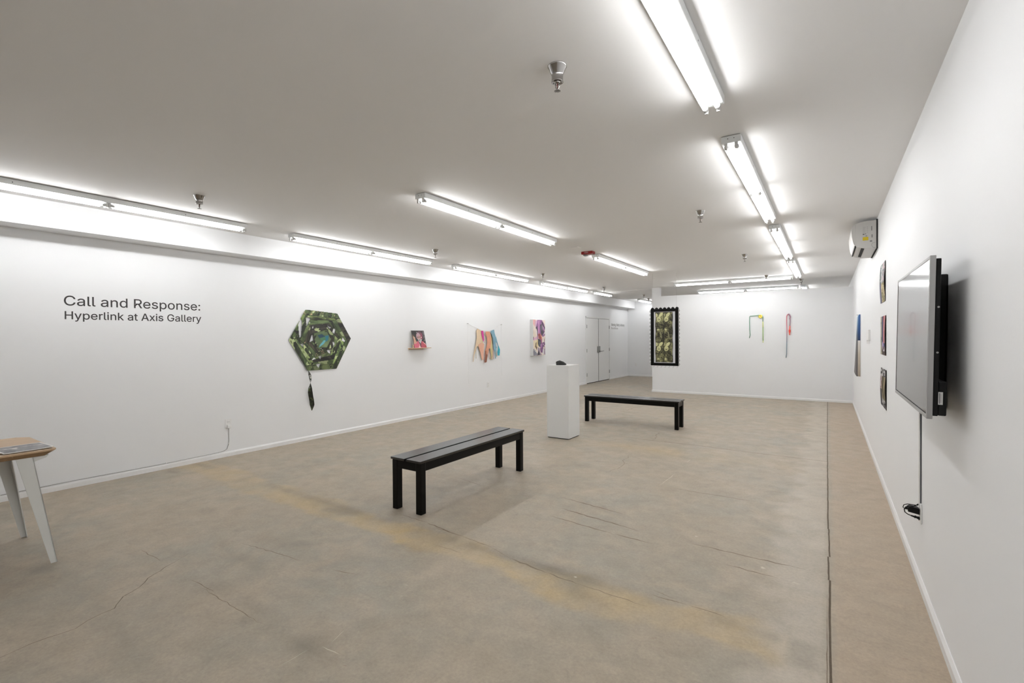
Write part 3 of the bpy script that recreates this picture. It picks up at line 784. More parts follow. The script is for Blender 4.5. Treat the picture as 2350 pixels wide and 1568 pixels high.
def text_words(body, name, material, parent, mtx, width, cap, off=None, thick=0.0006, bold=0.0):
    """cut letters in local XY, the string `width` wide and capitals `cap` high, moved by mtx; one part per word"""
    pen, spans, total = 0.0, [], 0.0
    words = []
    for w_ in body.split(' '):
        glyphs = []
        for ch in w_:
            glyphs.append((ch, pen))
            pen += GLYPHS[ch][0]
        words.append(glyphs)
        pen += GLYPHS[' '][0]
    xmin = min(p[k] for ch, x in words[0][:1] for p in GLYPHS[ch][1] for k in range(2, len(p), 6))
    lch, lx = words[-1][-1]
    xmax = lx + max(p[k] for p in GLYPHS[lch][1] for k in range(2, len(p), 6))
    kx, ky = width / (xmax - xmin), cap / GLYPH_CAP
    def area(p):
        q = [(p[k], p[k + 1]) for k in range(2, len(p), 6)]
        return sum(a[0] * b[1] - b[0] * a[1] for a, b in zip(q, q[1:] + q[:1])) / 2

    def holds(o_, h_):
        hx, hy = h_[2], h_[3]
        q = [(o_[k], o_[k + 1]) for k in range(2, len(o_), 6)]
        ins = False
        for (x1, y1), (x2, y2) in zip(q, q[1:] + q[:1]):
            if (y1 > hy) != (y2 > hy) and hx < (x2 - x1) * (hy - y1) / (y2 - y1) + x1:
                ins = not ins
        return ins
    for glyphs in words:
        bmw = bmesh.new()
        for ch, x in glyphs:
            cs = GLYPHS[ch][1]
            big = max(cs, key=lambda p: abs(area(p)))
            sg = 1 if area(big) > 0 else -1
            outers = [p for p in cs if area(p) * sg > 0]
            for oi, outer in enumerate(outers):
                grp = [outer] + [p for p in cs if area(p) * sg <= 0 and holds(outer, p)]
                cu = bpy.data.curves.new(name, 'CURVE')
                cu.dimensions = '2D'
                cu.fill_mode = 'BOTH'
                cu.resolution_u = 4
                for p in grp:
                    sp = cu.splines.new('BEZIER')
                    n = len(p) // 6
                    sp.bezier_points.add(n - 1)
                    for i in range(n):
                        b_ = sp.bezier_points[i]
                        q = p[6 * i:6 * i + 6]
                        b_.handle_left_type = b_.handle_right_type = 'FREE'
                        b_.handle_left = ((q[0] + x - xmin) * kx, q[1] * ky, 0)
                        b_.co = ((q[2] + x - xmin) * kx, q[3] * ky, 0)
                        b_.handle_right = ((q[4] + x - xmin) * kx, q[5] * ky, 0)
                    sp.use_cyclic_u = True
                ob = bpy.data.objects.new(name, cu)
                COL.objects.link(ob)
                bpy.context.view_layer.update()
                mg = bpy.data.meshes.new_from_object(ob.evaluated_get(bpy.context.evaluated_depsgraph_get()))
                for bi, (bx, by) in enumerate(((0, 0), (-bold, 0), (bold, 0), (0, bold), (0, -bold)) if bold else ((0, 0),)):
                    for v in mg.vertices:
                        v.co += Vector((bx, by, oi * .00008 + bi * .00001))
                    bmw.from_mesh(mg)
                    for v in mg.vertices:
                        v.co -= Vector((bx, by, oi * .00008 + bi * .00001))
                bpy.data.meshes.remove(mg)
                bpy.data.objects.remove(ob)
                bpy.data.curves.remove(cu)
        me = bpy.data.meshes.new(name)
        bmw.to_mesh(me)
        bmw.free()
        for v in me.vertices:
            v.co = mtx @ v.co
            if off is not None:
                v.co -= Vector(off)
        me.name = name
        me.materials.clear()
        me.materials.append(material)
        o = bpy.data.objects.new(name, me)
        COL.objects.link(o)
        o.parent = parent
        sd = o.modifiers.new('thickness', 'SOLIDIFY')
        sd.thickness = thick
        sd.offset = 0


# frames: letters on the left wall read towards +y; on faces turned to -y they read towards +x
def on_left_wall(y, z, x=XL + .0008):
    return Matrix(((0, 0, 1, x), (1, 0, 0, y), (0, 1, 0, z), (0, 0, 0, 1)))


def on_front(x, y, z):
    return Matrix(((1, 0, 0, x), (0, 0, -1, y), (0, 1, 0, z), (0, 0, 0, 1)))


text_words('FIRE', 'lettering', mat('white_print', (.8, .75, .75), rough=.5), t, on_front(-.040, -.0556, -.027), .062, .016)
b = MB()
b.box((-3.05, 6.15, ZC - .006), (-2.95, 6.27, ZC), .002)
tag(b.build('blank_cover_plate', M_CEIL), 'small flat white blank plate on the ceiling near the red fire alarm', 'cover plate')

# ------------------------------------------------------------------ wall lettering
M_VINYL = mat('dark_vinyl', rgb(52, 48, 48), rough=.5)
t = thing('wall_lettering', (XL, 2.08, 1.66), 'large dark vinyl title lettering, two lines, on the left wall', 'lettering')
text_words('Call and Response:', 'title_word', M_VINYL, t, on_left_wall(1.478, 1.800), 1.212, .0945, off=t.location, bold=.0009)
text_words('Hyperlink at Axis Gallery', 'subtitle_word', M_VINYL, t, on_left_wall(1.482, 1.665), 1.218, .077, off=t.location, bold=.0009)
t = thing('wall_lettering', (XL, 16.2, 1.72), 'small grey title lettering right of the white double door', 'lettering')
text_words('Warning, Watch, Advisory', 'title_word', mat('grey_vinyl', rgb(120, 119, 118), rough=.5), t, on_left_wall(15.61, 1.832), 1.265, .085, off=t.location, bold=.0015)
M_PALE = mat('pale_grey_vinyl', rgb(186, 185, 183), rough=.5)
for k in range(10):                       # faint second line, too small to read
    yy = 15.61 + k * .064
    hh = .085 if k in (0, 5) else .060
    m = MB()
    m.prism([(XL, yy, 1.715), (XL, yy + .012, 1.715), (XL, yy + .012, 1.745), (XL, yy + .034, 1.745), (XL, yy + .034, 1.715), (XL, yy + .046, 1.715), (XL, yy + .046, 1.715 + hh * .8), (XL, yy, 1.715 + hh)], (.0008, 0, 0))
    m.build('small_letter', M_PALE, t, t.location)


# ------------------------------------------------------------------ benches
def bench():
    """local origin at the centre of the footprint; long axis y"""
    t = thing('slatted_bench', (-2.950, 3.625, 0), 'nearer black wooden bench of two planks, running away from the camera', 'bench', 'black two-plank benches')
    L, Wd, H = 1.60, 0.350, 0.446
    for s in (-1, 1):
        m = MB()
        x0, x1 = (.0125, Wd / 2) if s > 0 else (-Wd / 2, -.0125)
        m.box((x0, -L / 2, H - .020), (x1, L / 2, H), .0025)
        m.build('seat_plank', M_BLACKSEAT, t)
    for s in (-1, 1):
        m = MB()
        xa = s * (Wd / 2 - .012)
        m.box((min(xa, xa - s * .022), -L / 2 + .02, H - .092), (max(xa, xa - s * .022), L / 2 - .02, H - .020), .0015)
        m.build('side_rail', M_BLACKWOOD, t)
        m = MB()
        ya = s * (L / 2 - .016)
        m.box((-Wd / 2 + .035, min(ya, ya - s * .022), H - .092), (Wd / 2 - .035, max(ya, ya - s * .022), H - .020), .0015)
        m.build('end_rail', M_BLACKWOOD, t)
    for sx in (-1, 1):
        for sy in (-1, 1):
            m = MB()
            xa, ya = sx * (Wd / 2 - .008), sy * (L / 2 - .012)
            m.box((min(xa, xa - sx * .058), min(ya, ya - sy * .060), 0), (max(xa, xa - sx * .058), max(ya, ya - sy * .060), H - .020), .004)
            m.build('leg', M_BLACKWOOD, t)
    return t


bn = bench()
dup(bn, (-2.725, 7.745, 0), 'farther black wooden bench of two planks, set crosswise behind the white plinth', rz=math.radians(90.3))

# ------------------------------------------------------------------ plinth and rock
t = thing('display_plinth', (-3.237, 6.243, 0), 'tall white rectangular plinth standing between the two black benches', 'plinth')
m = MB()
m.box((-.176, -.176, .012), (.176, .176, 1.053), .002)
m.build('plinth_box', M_WHITEPLY, t)
m = MB()
m.box((-.165, -.165, 0), (.165, .165, .013))
m.build('recessed_base', M_DARK, t)
m = MB()
pr_ = [(-.072, -.040, 0), (.060, -.045, 0), (.066, .030, 0), (-.060, .046, 0)]
mid = [(-.078, -.034, .045), (.004, -.050, .052), (.068, -.040, .022), (.066, .026, .018), (-.01, .050, .052), (-.070, .040, .050)]
top = [(-.060, -.020, .058), (-.020, -.030, .066), (.030, -.020, .050), (.020, .025, .046), (-.030, .030, .066)]
for p in pr_ + mid + top:
    m.bm.verts.new(p)
bmesh.ops.convex_hull(m.bm, input=m.bm.verts[:])
rock = m.build('stone_sculpture', mat('dark_stone', (.030, .031, .030), rough=.6, noise=.3, nscale=30, bump=.4, bscale=60))
rock.location = (-3.225, 6.17, 1.0532)
rock.rotation_euler = (0, 0, .35)
tag(rock, 'small faceted black stone resting on top of the white plinth', 'sculpture')


# ------------------------------------------------------------------ table with brochures
M_OAK = mat('oak', (.52, .36, .22), rough=.4, noise=.12, nscale=14)
M_OAKEDGE = mat('oak_edge', (.25, .15, .075), rough=.5, noise=.3, nscale=25)
t = thing('table', (-4.6, 0.2, 0), 'oak-topped table with white tapered metal legs at the left edge of the view', 'table')
m = MB()
x0, x1, y0, y1 = -5.0, -4.258, -0.75, .968
zt = .742
m.prism([(x0 + .07, y1, zt), (x1 - .035, y1, zt), (x1, y1 - .03, zt), (x1, y0, zt), (x0, y0, zt), (x0, y1 - .06, zt)], (0, 0, -.010))
m.bm.verts.ensure_lookup_table()
m.build('tabletop', M_OAK, t, t.location)
m = MB()
up = [(x0 + .07, y1), (x1 - .035, y1), (x1, y1 - .03), (x1, y0), (x0, y0), (x0, y1 - .06)]
lo_ = [(x0 + .09, y1 - .035), (x1 - .06, y1 - .035), (x1 - .012, y1 - .06), (x1 - .012, y0 + .03), (x0 + .03, y0 + .03), (x0 + .03, y1 - .08)]
va = [m.bm.verts.new((p[0], p[1], zt - .010)) for p in up]
vb = [m.bm.verts.new((p[0], p[1], zt - .036)) for p in lo_]
m.bm.faces.new(va)
m.bm.faces.new(vb[::-1])
for i in range(6):
    m.bm.faces.new((va[i], vb[i], vb[(i + 1) % 6], va[(i + 1) % 6]))
m.build('bevelled_edge', M_OAKEDGE, t, t.location)
M_LEG = mat('white_powder_coat', (.72, .72, .69), rough=.4)
for sx, sy in ((1, 1), (-1, 1), (1, -1), (-1, -1)):
    m = MB()
    xt, xb = (-4.275, -4.235) if sx > 0 else (-4.95, -4.975)
    yt, yb = (.855, .955) if sy > 0 else (-.64, -.74)
    zt_ = zt - .036
    tk = .005
    # flat plate facing the room's long side, folded plate facing the table end
    m.hexa([(xb, yb, 0), (xb, yb - sy * .032, 0), (xb - sx * tk, yb - sy * .032, 0), (xb - sx * tk, yb, 0),
            (xt, yt, zt_), (xt, yt - sy * .080, zt_), (xt - sx * tk, yt - sy * .080, zt_), (xt - sx * tk, yt, zt_)])
    m.hexa([(xb, yb, 0), (xb - sx * .028, yb, 0), (xb - sx * .028, yb - sy * tk, 0), (xb, yb - sy * tk, 0),
            (xt, yt, zt_), (xt - sx * .075, yt, zt_), (xt - sx * .075, yt - sy * tk, zt_), (xt, yt - sy * tk, zt_)])
    lg = m.build('leg', M_LEG, t, t.location)
    m = MB()
    m.prism([(xt - sx * .005, yt, zt_), (xt - sx * .005, yt + sy * .075, zt_), (xt - sx * .005, yt + sy * .062, zt_ - .016), (xt - sx * .005, yt, zt_ - .034)], (-sx * .09, 0, 0))
    m.build('mounting_bracket', M_LEG, lg, t.location)


def brochure(name, cx, cy, w, l, rz, z, seed, label, pale):
    def mapf(u, v):
        x, y = (u - .5) * w, (v - .5) * l
        c, s = math.cos(rz), math.sin(rz)
        return cx + x * c - y * s, cy + x * s + y * c, z + .0025 + .004 * np.clip(v - .75, 0, 1) * 4 * u

    def painter(u, v):
        n = fbm(u, v, 4, 7, seed)
        c = np.zeros((len(u), 3))
        c[:] = np.array((120, 118, 122)) / 255
        c += (n[:, None] - .5) * .35
        put(c, abs(u - .35 - .05 * np.sin(v * 9)) < .02, (215, 212, 208))
        put(c, inell(u, v, .45, .35, .12, .05), (205, 200, 195))
        put(c, (v < .3) & (u > .55) & (n < .5), (90, 88, 92))
        if pale:
            put(c, v < 2, (228, 226, 222))
            put(c, (v > .12) & (v < .6) & (u > .15) & (u < .8) & (n > .5), (160, 158, 160))
        edge = (u < .03) | (u > .97) | (v < .03) | (v > .97)
        put(c, edge, (232, 229, 225))
        return c, None
    o = paint_grid(name, 36, 46, mapf, painter, M_PIG_GLOSS, thick=.003)
    return tag(o, label, 'brochure')


brochure('brochure', -4.435, .838, .275, .235, .03, .7455, 4, 'grey brochure with white border at the corner of the oak table', False)
brochure('brochure', -4.44, .57, .27, .27, .22, .7425, 9, 'second pale brochure cut by the left frame edge on the oak table', True)


# ------------------------------------------------------------------ hexagonal collage
def hexagon():
    cy, cz = 4.322, 1.432
    corners = [(4.052, 1.875), (4.589, 1.838), (4.833, 1.455), (4.566, 1.000), (4.072, .998), (3.794, 1.439)]
    t = thing('paper_collage', (XL, cy, cz), 'large hexagonal green leaf-print paper collage with a twisted tail on the left wall', 'artwork')
    lo_y, hi_y, lo_z, hi_z = 3.78, 4.85, .985, 1.885

    def mapf(u, v):
        return np.full_like(u, XL + .012) + .006 * np.sin(u * 5), lo_y + u * (hi_y - lo_y), lo_z + v * (hi_z - lo_z)

    # leaf-print palettes
    greens = [((38, 44, 30), (88, 112, 60)), ((62, 84, 44), (150, 178, 92)), ((30, 30, 26), (70, 66, 56)), ((80, 104, 56), (172, 194, 112)),
              ((52, 66, 42), (110, 134, 76)), ((46, 42, 38), (100, 96, 70)), ((70, 92, 54), (128, 152, 88)), ((36, 40, 28), (120, 140, 70))]

    def painter(u, v):
        Y_, Z_ = lo_y + u * (hi_y - lo_y), lo_z + v * (hi_z - lo_z)
        keep = inpoly(Y_, Z_, corners)
        c = np.ones((len(u), 3)) * .9
        done = np.zeros(len(u), bool)
        pts = [(a - cy, b - cz) for a, b in corners]
        rs = random.Random(5)
        for ring in range(7):
            sc = 1 - .125 * ring
            rot = .085 * ring
            cr, sr = math.cos(rot), math.sin(rot)
            P = [((a * cr - b * sr) * sc + cy, (a * sr + b * cr) * sc + cz) for a, b in pts]
            inside = inpoly(Y_, Z_, P)
            for k in range(6):
                a, b_ = P[k], P[(k + 1) % 6]
                d, tt = segdist(Y_, Z_, a, b_)
                w = .078 if ring < 5 else .06
                mk = inside & (d < w) & (~done)
                if ring and k == (ring * 2) % 6:
                    mk &= (tt > .22)
                if not mk.any():
                    continue
                pal = greens[rs.randrange(8)]
                ang = math.atan2(b_[1] - a[1], b_[0] - a[0]) + rs.choice((-.5, -.2, .0, .3, .7, 1.2))
                ca, sa = math.cos(ang), math.sin(ang)
                lu, lv = (Y_ * ca + Z_ * sa), (-Y_ * sa + Z_ * ca)
                f = fbm(lu[mk], lv[mk], 7, 34, 100 + ring * 7 + k)
                g = fbm(lu[mk] + 3, lv[mk], 9, 14, 300 + ring * 7 + k)
                s = np.clip((f - .32) * 2.6, 0, 1)[:, None]
                cc = np.array(pal[0]) * (1 - s) + np.array(pal[1]) * s
                cc = np.where((g > .66)[:, None], np.array((190, 206, 140)), cc)
                cc = np.where((g < .27)[:, None], np.array((26, 26, 24)), cc)
                if (ring + k) % 7 == 0:
                    cc = np.where(((g > .55) & (g < .575))[:, None], np.array((214, 170, 130)), cc)
                # darker line along the strip's inner edge
                cc = np.where((d[mk] > w - .006)[:, None], cc * .55, cc)
                tone = (1.0, .80, .95, .62, .88, .74)[(ring * 2 + k * 5) % 6]
                c[mk] = cc * tone / 255
                done |= mk
        # openings where the white wall shows, arranged as narrow triangles in the spiral
        holes = [[(.165, .54), (.19, .56), (.205, .80), (.185, .85), (.15, .75)], [(.31, .47), (.34, .58), (.36, .60), (.37, .50)],
                 [(.69, .70), (.72, .68), (.70, .60), (.67, .63)], [(.67, .47), (.71, .46), (.69, .38)], [(.57, .33), (.63, .34), (.64, .27), (.60, .29)],
                 [(.40, .11), (.48, .12), (.44, .05)], [(.58, .74), (.66, .71), (.62, .69)], [(.44, .23), (.50, .25), (.47, .19)],
                 [(.17, .44), (.23, .45), (.21, .40)], [(.26, .86), (.33, .86), (.27, .72)]]
        hole = np.zeros(len(u), bool)
        for h in holes:
            hole |= inpoly(u, v, h)
        # centre: soft green hexagon with a small teal and blue bird
        P = [(a * .27 + cy + .01, b * .27 + cz + .01) for a, b in pts]
        mc = inpoly(Y_, Z_, P)
        f = fbm(u[mc], v[mc], 9, 9, 61)[:, None]
        c[mc] = (np.array((66, 88, 56)) * (1 - f) + np.array((128, 150, 96)) * f) / 255
        put(c, inpoly(u, v, [(.43, .58), (.50, .60), (.55, .56), (.53, .50), (.46, .53)]), (34, 70, 92))
        put(c, inpoly(u, v, [(.46, .53), (.56, .56), (.58, .50), (.52, .47)]), (70, 130, 90))
        put(c, inpoly(u, v, [(.55, .57), (.61, .58), (.60, .50), (.56, .47)]), (40, 120, 140))
        put(c, inpoly(u, v, [(.56, .49), (.53, .44), (.45, .38), (.47, .43), (.53, .50)]), (90, 170, 185))
        # dark strip arms and twig star on the right
        for k in range(14):
            a = 2 * math.pi * k / 14
            d, _ = segdist(u, v, (.965 + .01 * math.cos(a), .47), (.965 + .055 * math.cos(a), .47 + .07 * math.sin(a)))
            put(c, d < .0035, (40, 42, 32))
        for k in range(10):
            a = 2 * math.pi * k / 10 + .3
            d, _ = segdist(u, v, (.80, .26), (.80 + .07 * math.cos(a), .26 + .09 * math.sin(a)))
            put(c, (d < .004), (38, 44, 30))
        return c, keep & ~hole
    paint_grid('leaf_print', 210, 178, mapf, painter, M_PIG_GLOSS, t, t.location, thick=.0015)

    # twisted tail: leaves the lower left corner and hangs free
    nseg = 60

    def mapt(u, v):
        s = v
        zc = 1.01 - s * .585
        yc = 4.062 + .055 * s + .012 * np.sin(s * 9)
        w = .035 + .028 * np.clip((s - .35) / .2, 0, 1) - .055 * np.clip((s - .86) / .14, 0, 1)
        w = np.maximum(w, .002)
        ph = 1.45 * math.pi * np.clip(1 - s / .45, 0, 1) + .75
        q = (u - .5) * w
        return XL + .055 + .02 * np.sin(s * 4) + q * np.sin(ph), yc + q * np.cos(ph), zc

    def paintt(u, v):
        f = fbm(u, v, 3, 26, 17)
        c = (np.array((30, 32, 26)) + (np.array((118, 138, 76)) - np.array((30, 32, 26))) * np.clip((f - .42) * 2.2, 0, 1)[:, None]) / 255
        put(c, (f > .62) & (v < .45), (220, 220, 214))
        put(c, u > .82, (30, 32, 26))
        return c, None
    paint_grid('twisted_tail', 8, nseg, mapt, paintt, M_PIG_GLOSS, t, t.location, thick=.0015)


hexagon()

# ------------------------------------------------------------------ book on small shelf
t = thing('picture_ledge', (XL, 6.24, 1.27), 'small pale wooden ledge on the left wall holding a dark magazine', 'shelf')
M_LEDGE = mat('pale_maple', (.62, .45, .30), rough=.45, noise=.1, nscale=20)
m = MB()
m.box((XL, 6.055, 1.268), (XL + .125, 6.520, 1.280), .001)
m.build('shelf_board', M_LEDGE, t, t.location)
m = MB()
m.box((XL + .105, 6.055, 1.280), (XL + .125, 6.075, 1.340), .002)
m.build('end_lip', M_LEDGE, t, t.location)
m = MB()
m.box((XL, 6.055, 1.250), (XL + .02, 6.42, 1.268), .001)
m.build('support_cleat', M_LEDGE, t, t.location)


def magazine():
    yl, yr, zb, zt_ = 6.118, 6.440, 1.2815, 1.592
    t = thing('magazine', (XL + .07, 6.28, zb), 'dark-covered magazine showing a red-jacketed bearded figure, leaning on the pale ledge', 'magazine')

    def xat(v):
        return XL + .085 - v * .055

    def mapf(u, v):
        return xat(v) + .001, yl + u * (yr - yl) - v * .02, zb + v * (zt_ - zb)

    def painter(u, v):
        n = fbm(u, v, 7, 7, 5)
        c = np.zeros((len(u), 3))
        c[:] = np.array((34, 33, 33)) / 255
        c += ((n - .5) * .10)[:, None]
        put(c, (v > .965), (74, 72, 74))
        put(c, inell(u, v, .66, .76, .20, .20), (86, 52, 66))
        put(c, inell(u, v, .58, .70, .20, .24), (112, 66, 82))
        put(c, inell(u, v, .74, .67, .07, .20), (150, 62, 86))
        put(c, inell(u, v, .50, .66, .17, .20), (196, 150, 160))
        put(c, inell(u, v, .47, .86, .14, .09) & (n > .42), (176, 168, 172))
        put(c, inell(u, v, .55, .60, .12, .12), (196, 146, 134))
        put(c, inell(u, v, .44, .61, .05, .035), (90, 56, 60))
        put(c, inell(u, v, .62, .62, .05, .035), (110, 66, 66))
        put(c, inell(u, v, .70, .60, .035, .04), (240, 200, 196))
        put(c, inpoly(u, v, [(.40, .50), (.74, .50), (.66, .36), (.57, .24), (.48, .34)]), (188, 178, 180))
        put(c, inell(u, v, .53, .44, .06, .03), (110, 96, 100))
        put(c, inpoly(u, v, [(.05, .0), (.04, .22), (.14, .26), (.32, .36), (.42, .40), (.52, .12), (.50, 0)]), (216, 88, 112))
        put(c, inpoly(u, v, [(.56, .12), (.68, .40), (.80, .36), (.98, .18), (1.0, 0), (.54, 0)]), (196, 66, 84))
        put(c, inpoly(u, v, [(.80, 0), (.92, .18), (1.0, .10), (1, 0)]), (184, 52, 58))
        d, _ = segdist(u, v, (.76, .33), (.99, .14))
        put(c, d < .018, (232, 160, 160))
        put(c, inpoly(u, v, [(.36, 0), (.46, .16), (.50, .30), (.56, .0)]) & (n > .45), (232, 180, 186))
        put(c, inpoly(u, v, [(.50, .24), (.60, .24), (.58, .02), (.52, .04)]), (78, 60, 60))
        put(c, inpoly(u, v, [(.04, .22), (.08, .48), (.06, .64), (.12, .70), (.18, .60), (.24, .44), (.30, .30), (.22, .24)]), (206, 150, 122))
        put(c, inell(u, v, .21, .59, .05, .055), (248, 226, 206))
        put(c, inell(u, v, .09, .66, .05, .08), (190, 150, 120))
        put(c, (u < .30) & (v > .2) & (v < .75) & (n > .60), (60, 44, 30))
        return c, None
    g = paint_grid('cover', 76, 76, mapf, painter, M_PIG_GLOSS, t, t.location)
    m = MB()
    a = [(xat(0), yl, zb), (xat(0), yr, zb), (xat(1), yr - .02, zt_), (xat(1), yl - .02, zt_)]
    m.prism(a, (-.010, 0, -.001))
    m.build('page_block', mat('page_paper', (.70, .68, .64), rough=.7), t, t.location)
    # vertical masthead, letters stacked sideways down the right edge
    mt = Matrix.Translation((xat(.92) + .0022, yr - .052, zt_ - .018)) @ Matrix(((0, 0, 1, 0), (0, 1, 0, 0), (-1, 0, 0, 0), (0, 0, 0, 1)))
    # lean of the cover
    sh = Matrix(((1, 0, -.055 / (zt_ - zb), 0), (0, 1, -.02 / (zt_ - zb), 0), (0, 0, 1, 0), (0, 0, 0, 1)))
    base = Vector((xat(1), yr - .02, zt_))
    mm = Matrix.Translation(base) @ sh @ Matrix.Translation(-base)
    mt = mm @ Matrix.Translation((xat(1) + .0022, yr - .062, zt_ - .016)) @ Matrix(((0, 0, 1, 0), (0, 1, 0, 0), (-1, 0, 0, 0), (0, 0, 0, 1)))
    text_words('RELIME 7', 'masthead', mat('grey_print', (.45, .40, .42), rough=.5), t, mt, .225, .030, off=t.location, thick=.0003)


magazine()


# ------------------------------------------------------------------ hanging fringed garment
def garment():
    t = thing('fringed_hanging', (XL, 8.32, 1.3), 'hanging of peach, magenta and blue fabric strips strung between two nails on the left wall', 'artwork')
    Z = lambda X_, Y_: (X_, Y_)
    # photo-measured wall coordinates: y = 7.64 + ...; each strip is a cut outline in (y, z)
    def strip(name, pts, color, depth, noise=.08, pattern=None, label=None):
        m = MB()
        m.prism([(XL + depth, p[0], p[1]) for p in pts], (.004, 0, 0))
        mt = mat(name + '_cloth', rgb(*color), rough=.8, noise=noise, nscale=30) if pattern is None else pattern
        o = m.build(name, mt, t, t.location)
        if label:
            o['label'] = label
        return o
    def g(X_, Y_):
        # crop position -> wall position, linear fit of the measured strip corners
        return (8.028 + (X_ - 325) * (8.601 - 8.028) / 335 , 1.648 - (Y_ - 225) * (1.648 - .966) / 660)
    P = lambda *q: [g(*p) for p in q]
    strip('cloth_strip', P((325, 225), (405, 268), (440, 500), (460, 560), (436, 740), (440, 872), (415, 880), (385, 740), (345, 600), (325, 580), (300, 640), (265, 760), (240, 900), (230, 900), (255, 720), (290, 560), (315, 400), (308, 270)), (220, 196, 164), .030, .10)
    strip('cloth_strip', P((340, 560), (400, 520), (460, 540), (450, 660), (440, 868), (418, 878), (385, 740)), (224, 172, 148), .036)
    strip('cloth_strip', P((296, 640), (304, 640), (306, 838), (298, 838)), (200, 190, 172), .024)
    strip('cloth_strip', P((398, 268), (436, 268), (448, 360), (455, 450), (442, 498), (415, 410), (400, 330)), (206, 70, 150), .042, .2, label='magenta ribbon')
    strip('cloth_strip', P((452, 285), (462, 340), (482, 385), (482, 440), (462, 525), (455, 520), (474, 440), (472, 390), (455, 350)), (170, 158, 128), .040)
    strip('cloth_strip', P((490, 282), (575, 282), (602, 360), (612, 480), (590, 640), (560, 650), (535, 760), (508, 925), (470, 935), (465, 900), (482, 800), (480, 690), (505, 620), (525, 520), (520, 400), (495, 340)), (216, 154, 126), .036, .12)
    strip('cloth_strip', P((480, 690), (498, 684), (500, 760), (522, 770), (505, 925), (470, 935), (462, 895), (484, 800)), (150, 98, 80), .042, .15)
    strip('cloth_strip', P((545, 640), (560, 650), (592, 860), (578, 872), (555, 740)), (196, 170, 160), .028)
    strip('cloth_strip', P((578, 290), (600, 330), (625, 420), (640, 600), (640, 780), (632, 884), (612, 884), (606, 760), (590, 640), (600, 500)), (208, 190, 140), .032, .15)
    strip('cloth_strip', P((600, 300), (618, 360), (640, 420), (650, 560), (640, 560), (626, 430), (604, 350)), (78, 88, 74), .039)
    pat = mat('blue_speckle_cloth', rgb(134, 172, 190), rough=.8, noise=.45, nscale=70)
    strip('cloth_strip', P((592, 268), (665, 240), (680, 320), (705, 400), (700, 520), (712, 640), (700, 740), (706, 855), (690, 868), (680, 720), (655, 640), (640, 420), (612, 340)), (96, 150, 172), .046, pattern=pat, label='blue speckled cloth panel')
    strip('cloth_strip', P((680, 380), (712, 395), (745, 520), (765, 590), (755, 600), (725, 530), (700, 500)), (118, 160, 180), .044, pattern=pat)
    strip('cloth_strip', P((757, 575), (772, 590), (803, 680), (800, 740), (790, 805), (755, 802), (748, 720), (762, 650)), (62, 168, 186), .040, label='turquoise ribbon end')
    strip('cloth_strip', P((700, 560), (735, 620), (730, 640), (708, 620)), (150, 140, 180), .030)
    strip('cloth_strip', P((706, 640), (722, 680), (738, 820), (728, 830), (712, 760)), (180, 160, 132), .030)
    strip('cloth_strip', P((640, 640), (655, 660), (665, 870), (655, 874), (642, 800)), (214, 176, 160), .028)
    # cord and nails
    M_CORD = mat('white_cord', (.88, .87, .86), rough=.8)
    m = MB()
    n1, n2 = (XL + .02, 7.719, 1.749), (XL + .02, 8.934, 1.750)
    pts = [n1, (XL + .03, 7.90, 1.69), (XL + .042, 8.028, 1.650), (XL + .046, 8.16, 1.617), (XL + .046, 8.31, 1.604), (XL + .046, 8.46, 1.606), (XL + .046, 8.601, 1.642), (XL + .03, 8.77, 1.70), n2]
    m.tube(pts, .0032, 6)
    rr = random.Random(8)
    for n, z1, yy in ((n1, .50, 7.745), (n2, .58, 8.955)):
        pp = [n]
        for k in range(1, 13):
            s = k / 12
            pp.append((XL + .012, n[1] + (yy - n[1]) * s + (.018 * math.sin(k * 2.3) if k > 8 else .003 * math.sin(k)), n[2] + (z1 - n[2]) * s))
        m.tube(pp, .0013, 6)
    m.build('cord', M_CORD, t, t.location)
    for n in (n1, n2):
        m = MB()
        m.tube([(XL - .005, n[1], n[2]), (XL + .03, n[1], n[2])], .003, 8)
        m.tube([(XL + .03, n[1], n[2]), (XL + .033, n[1], n[2])], .008, 8)
        m.build('nail', M_STEEL, t, t.location)


garment()


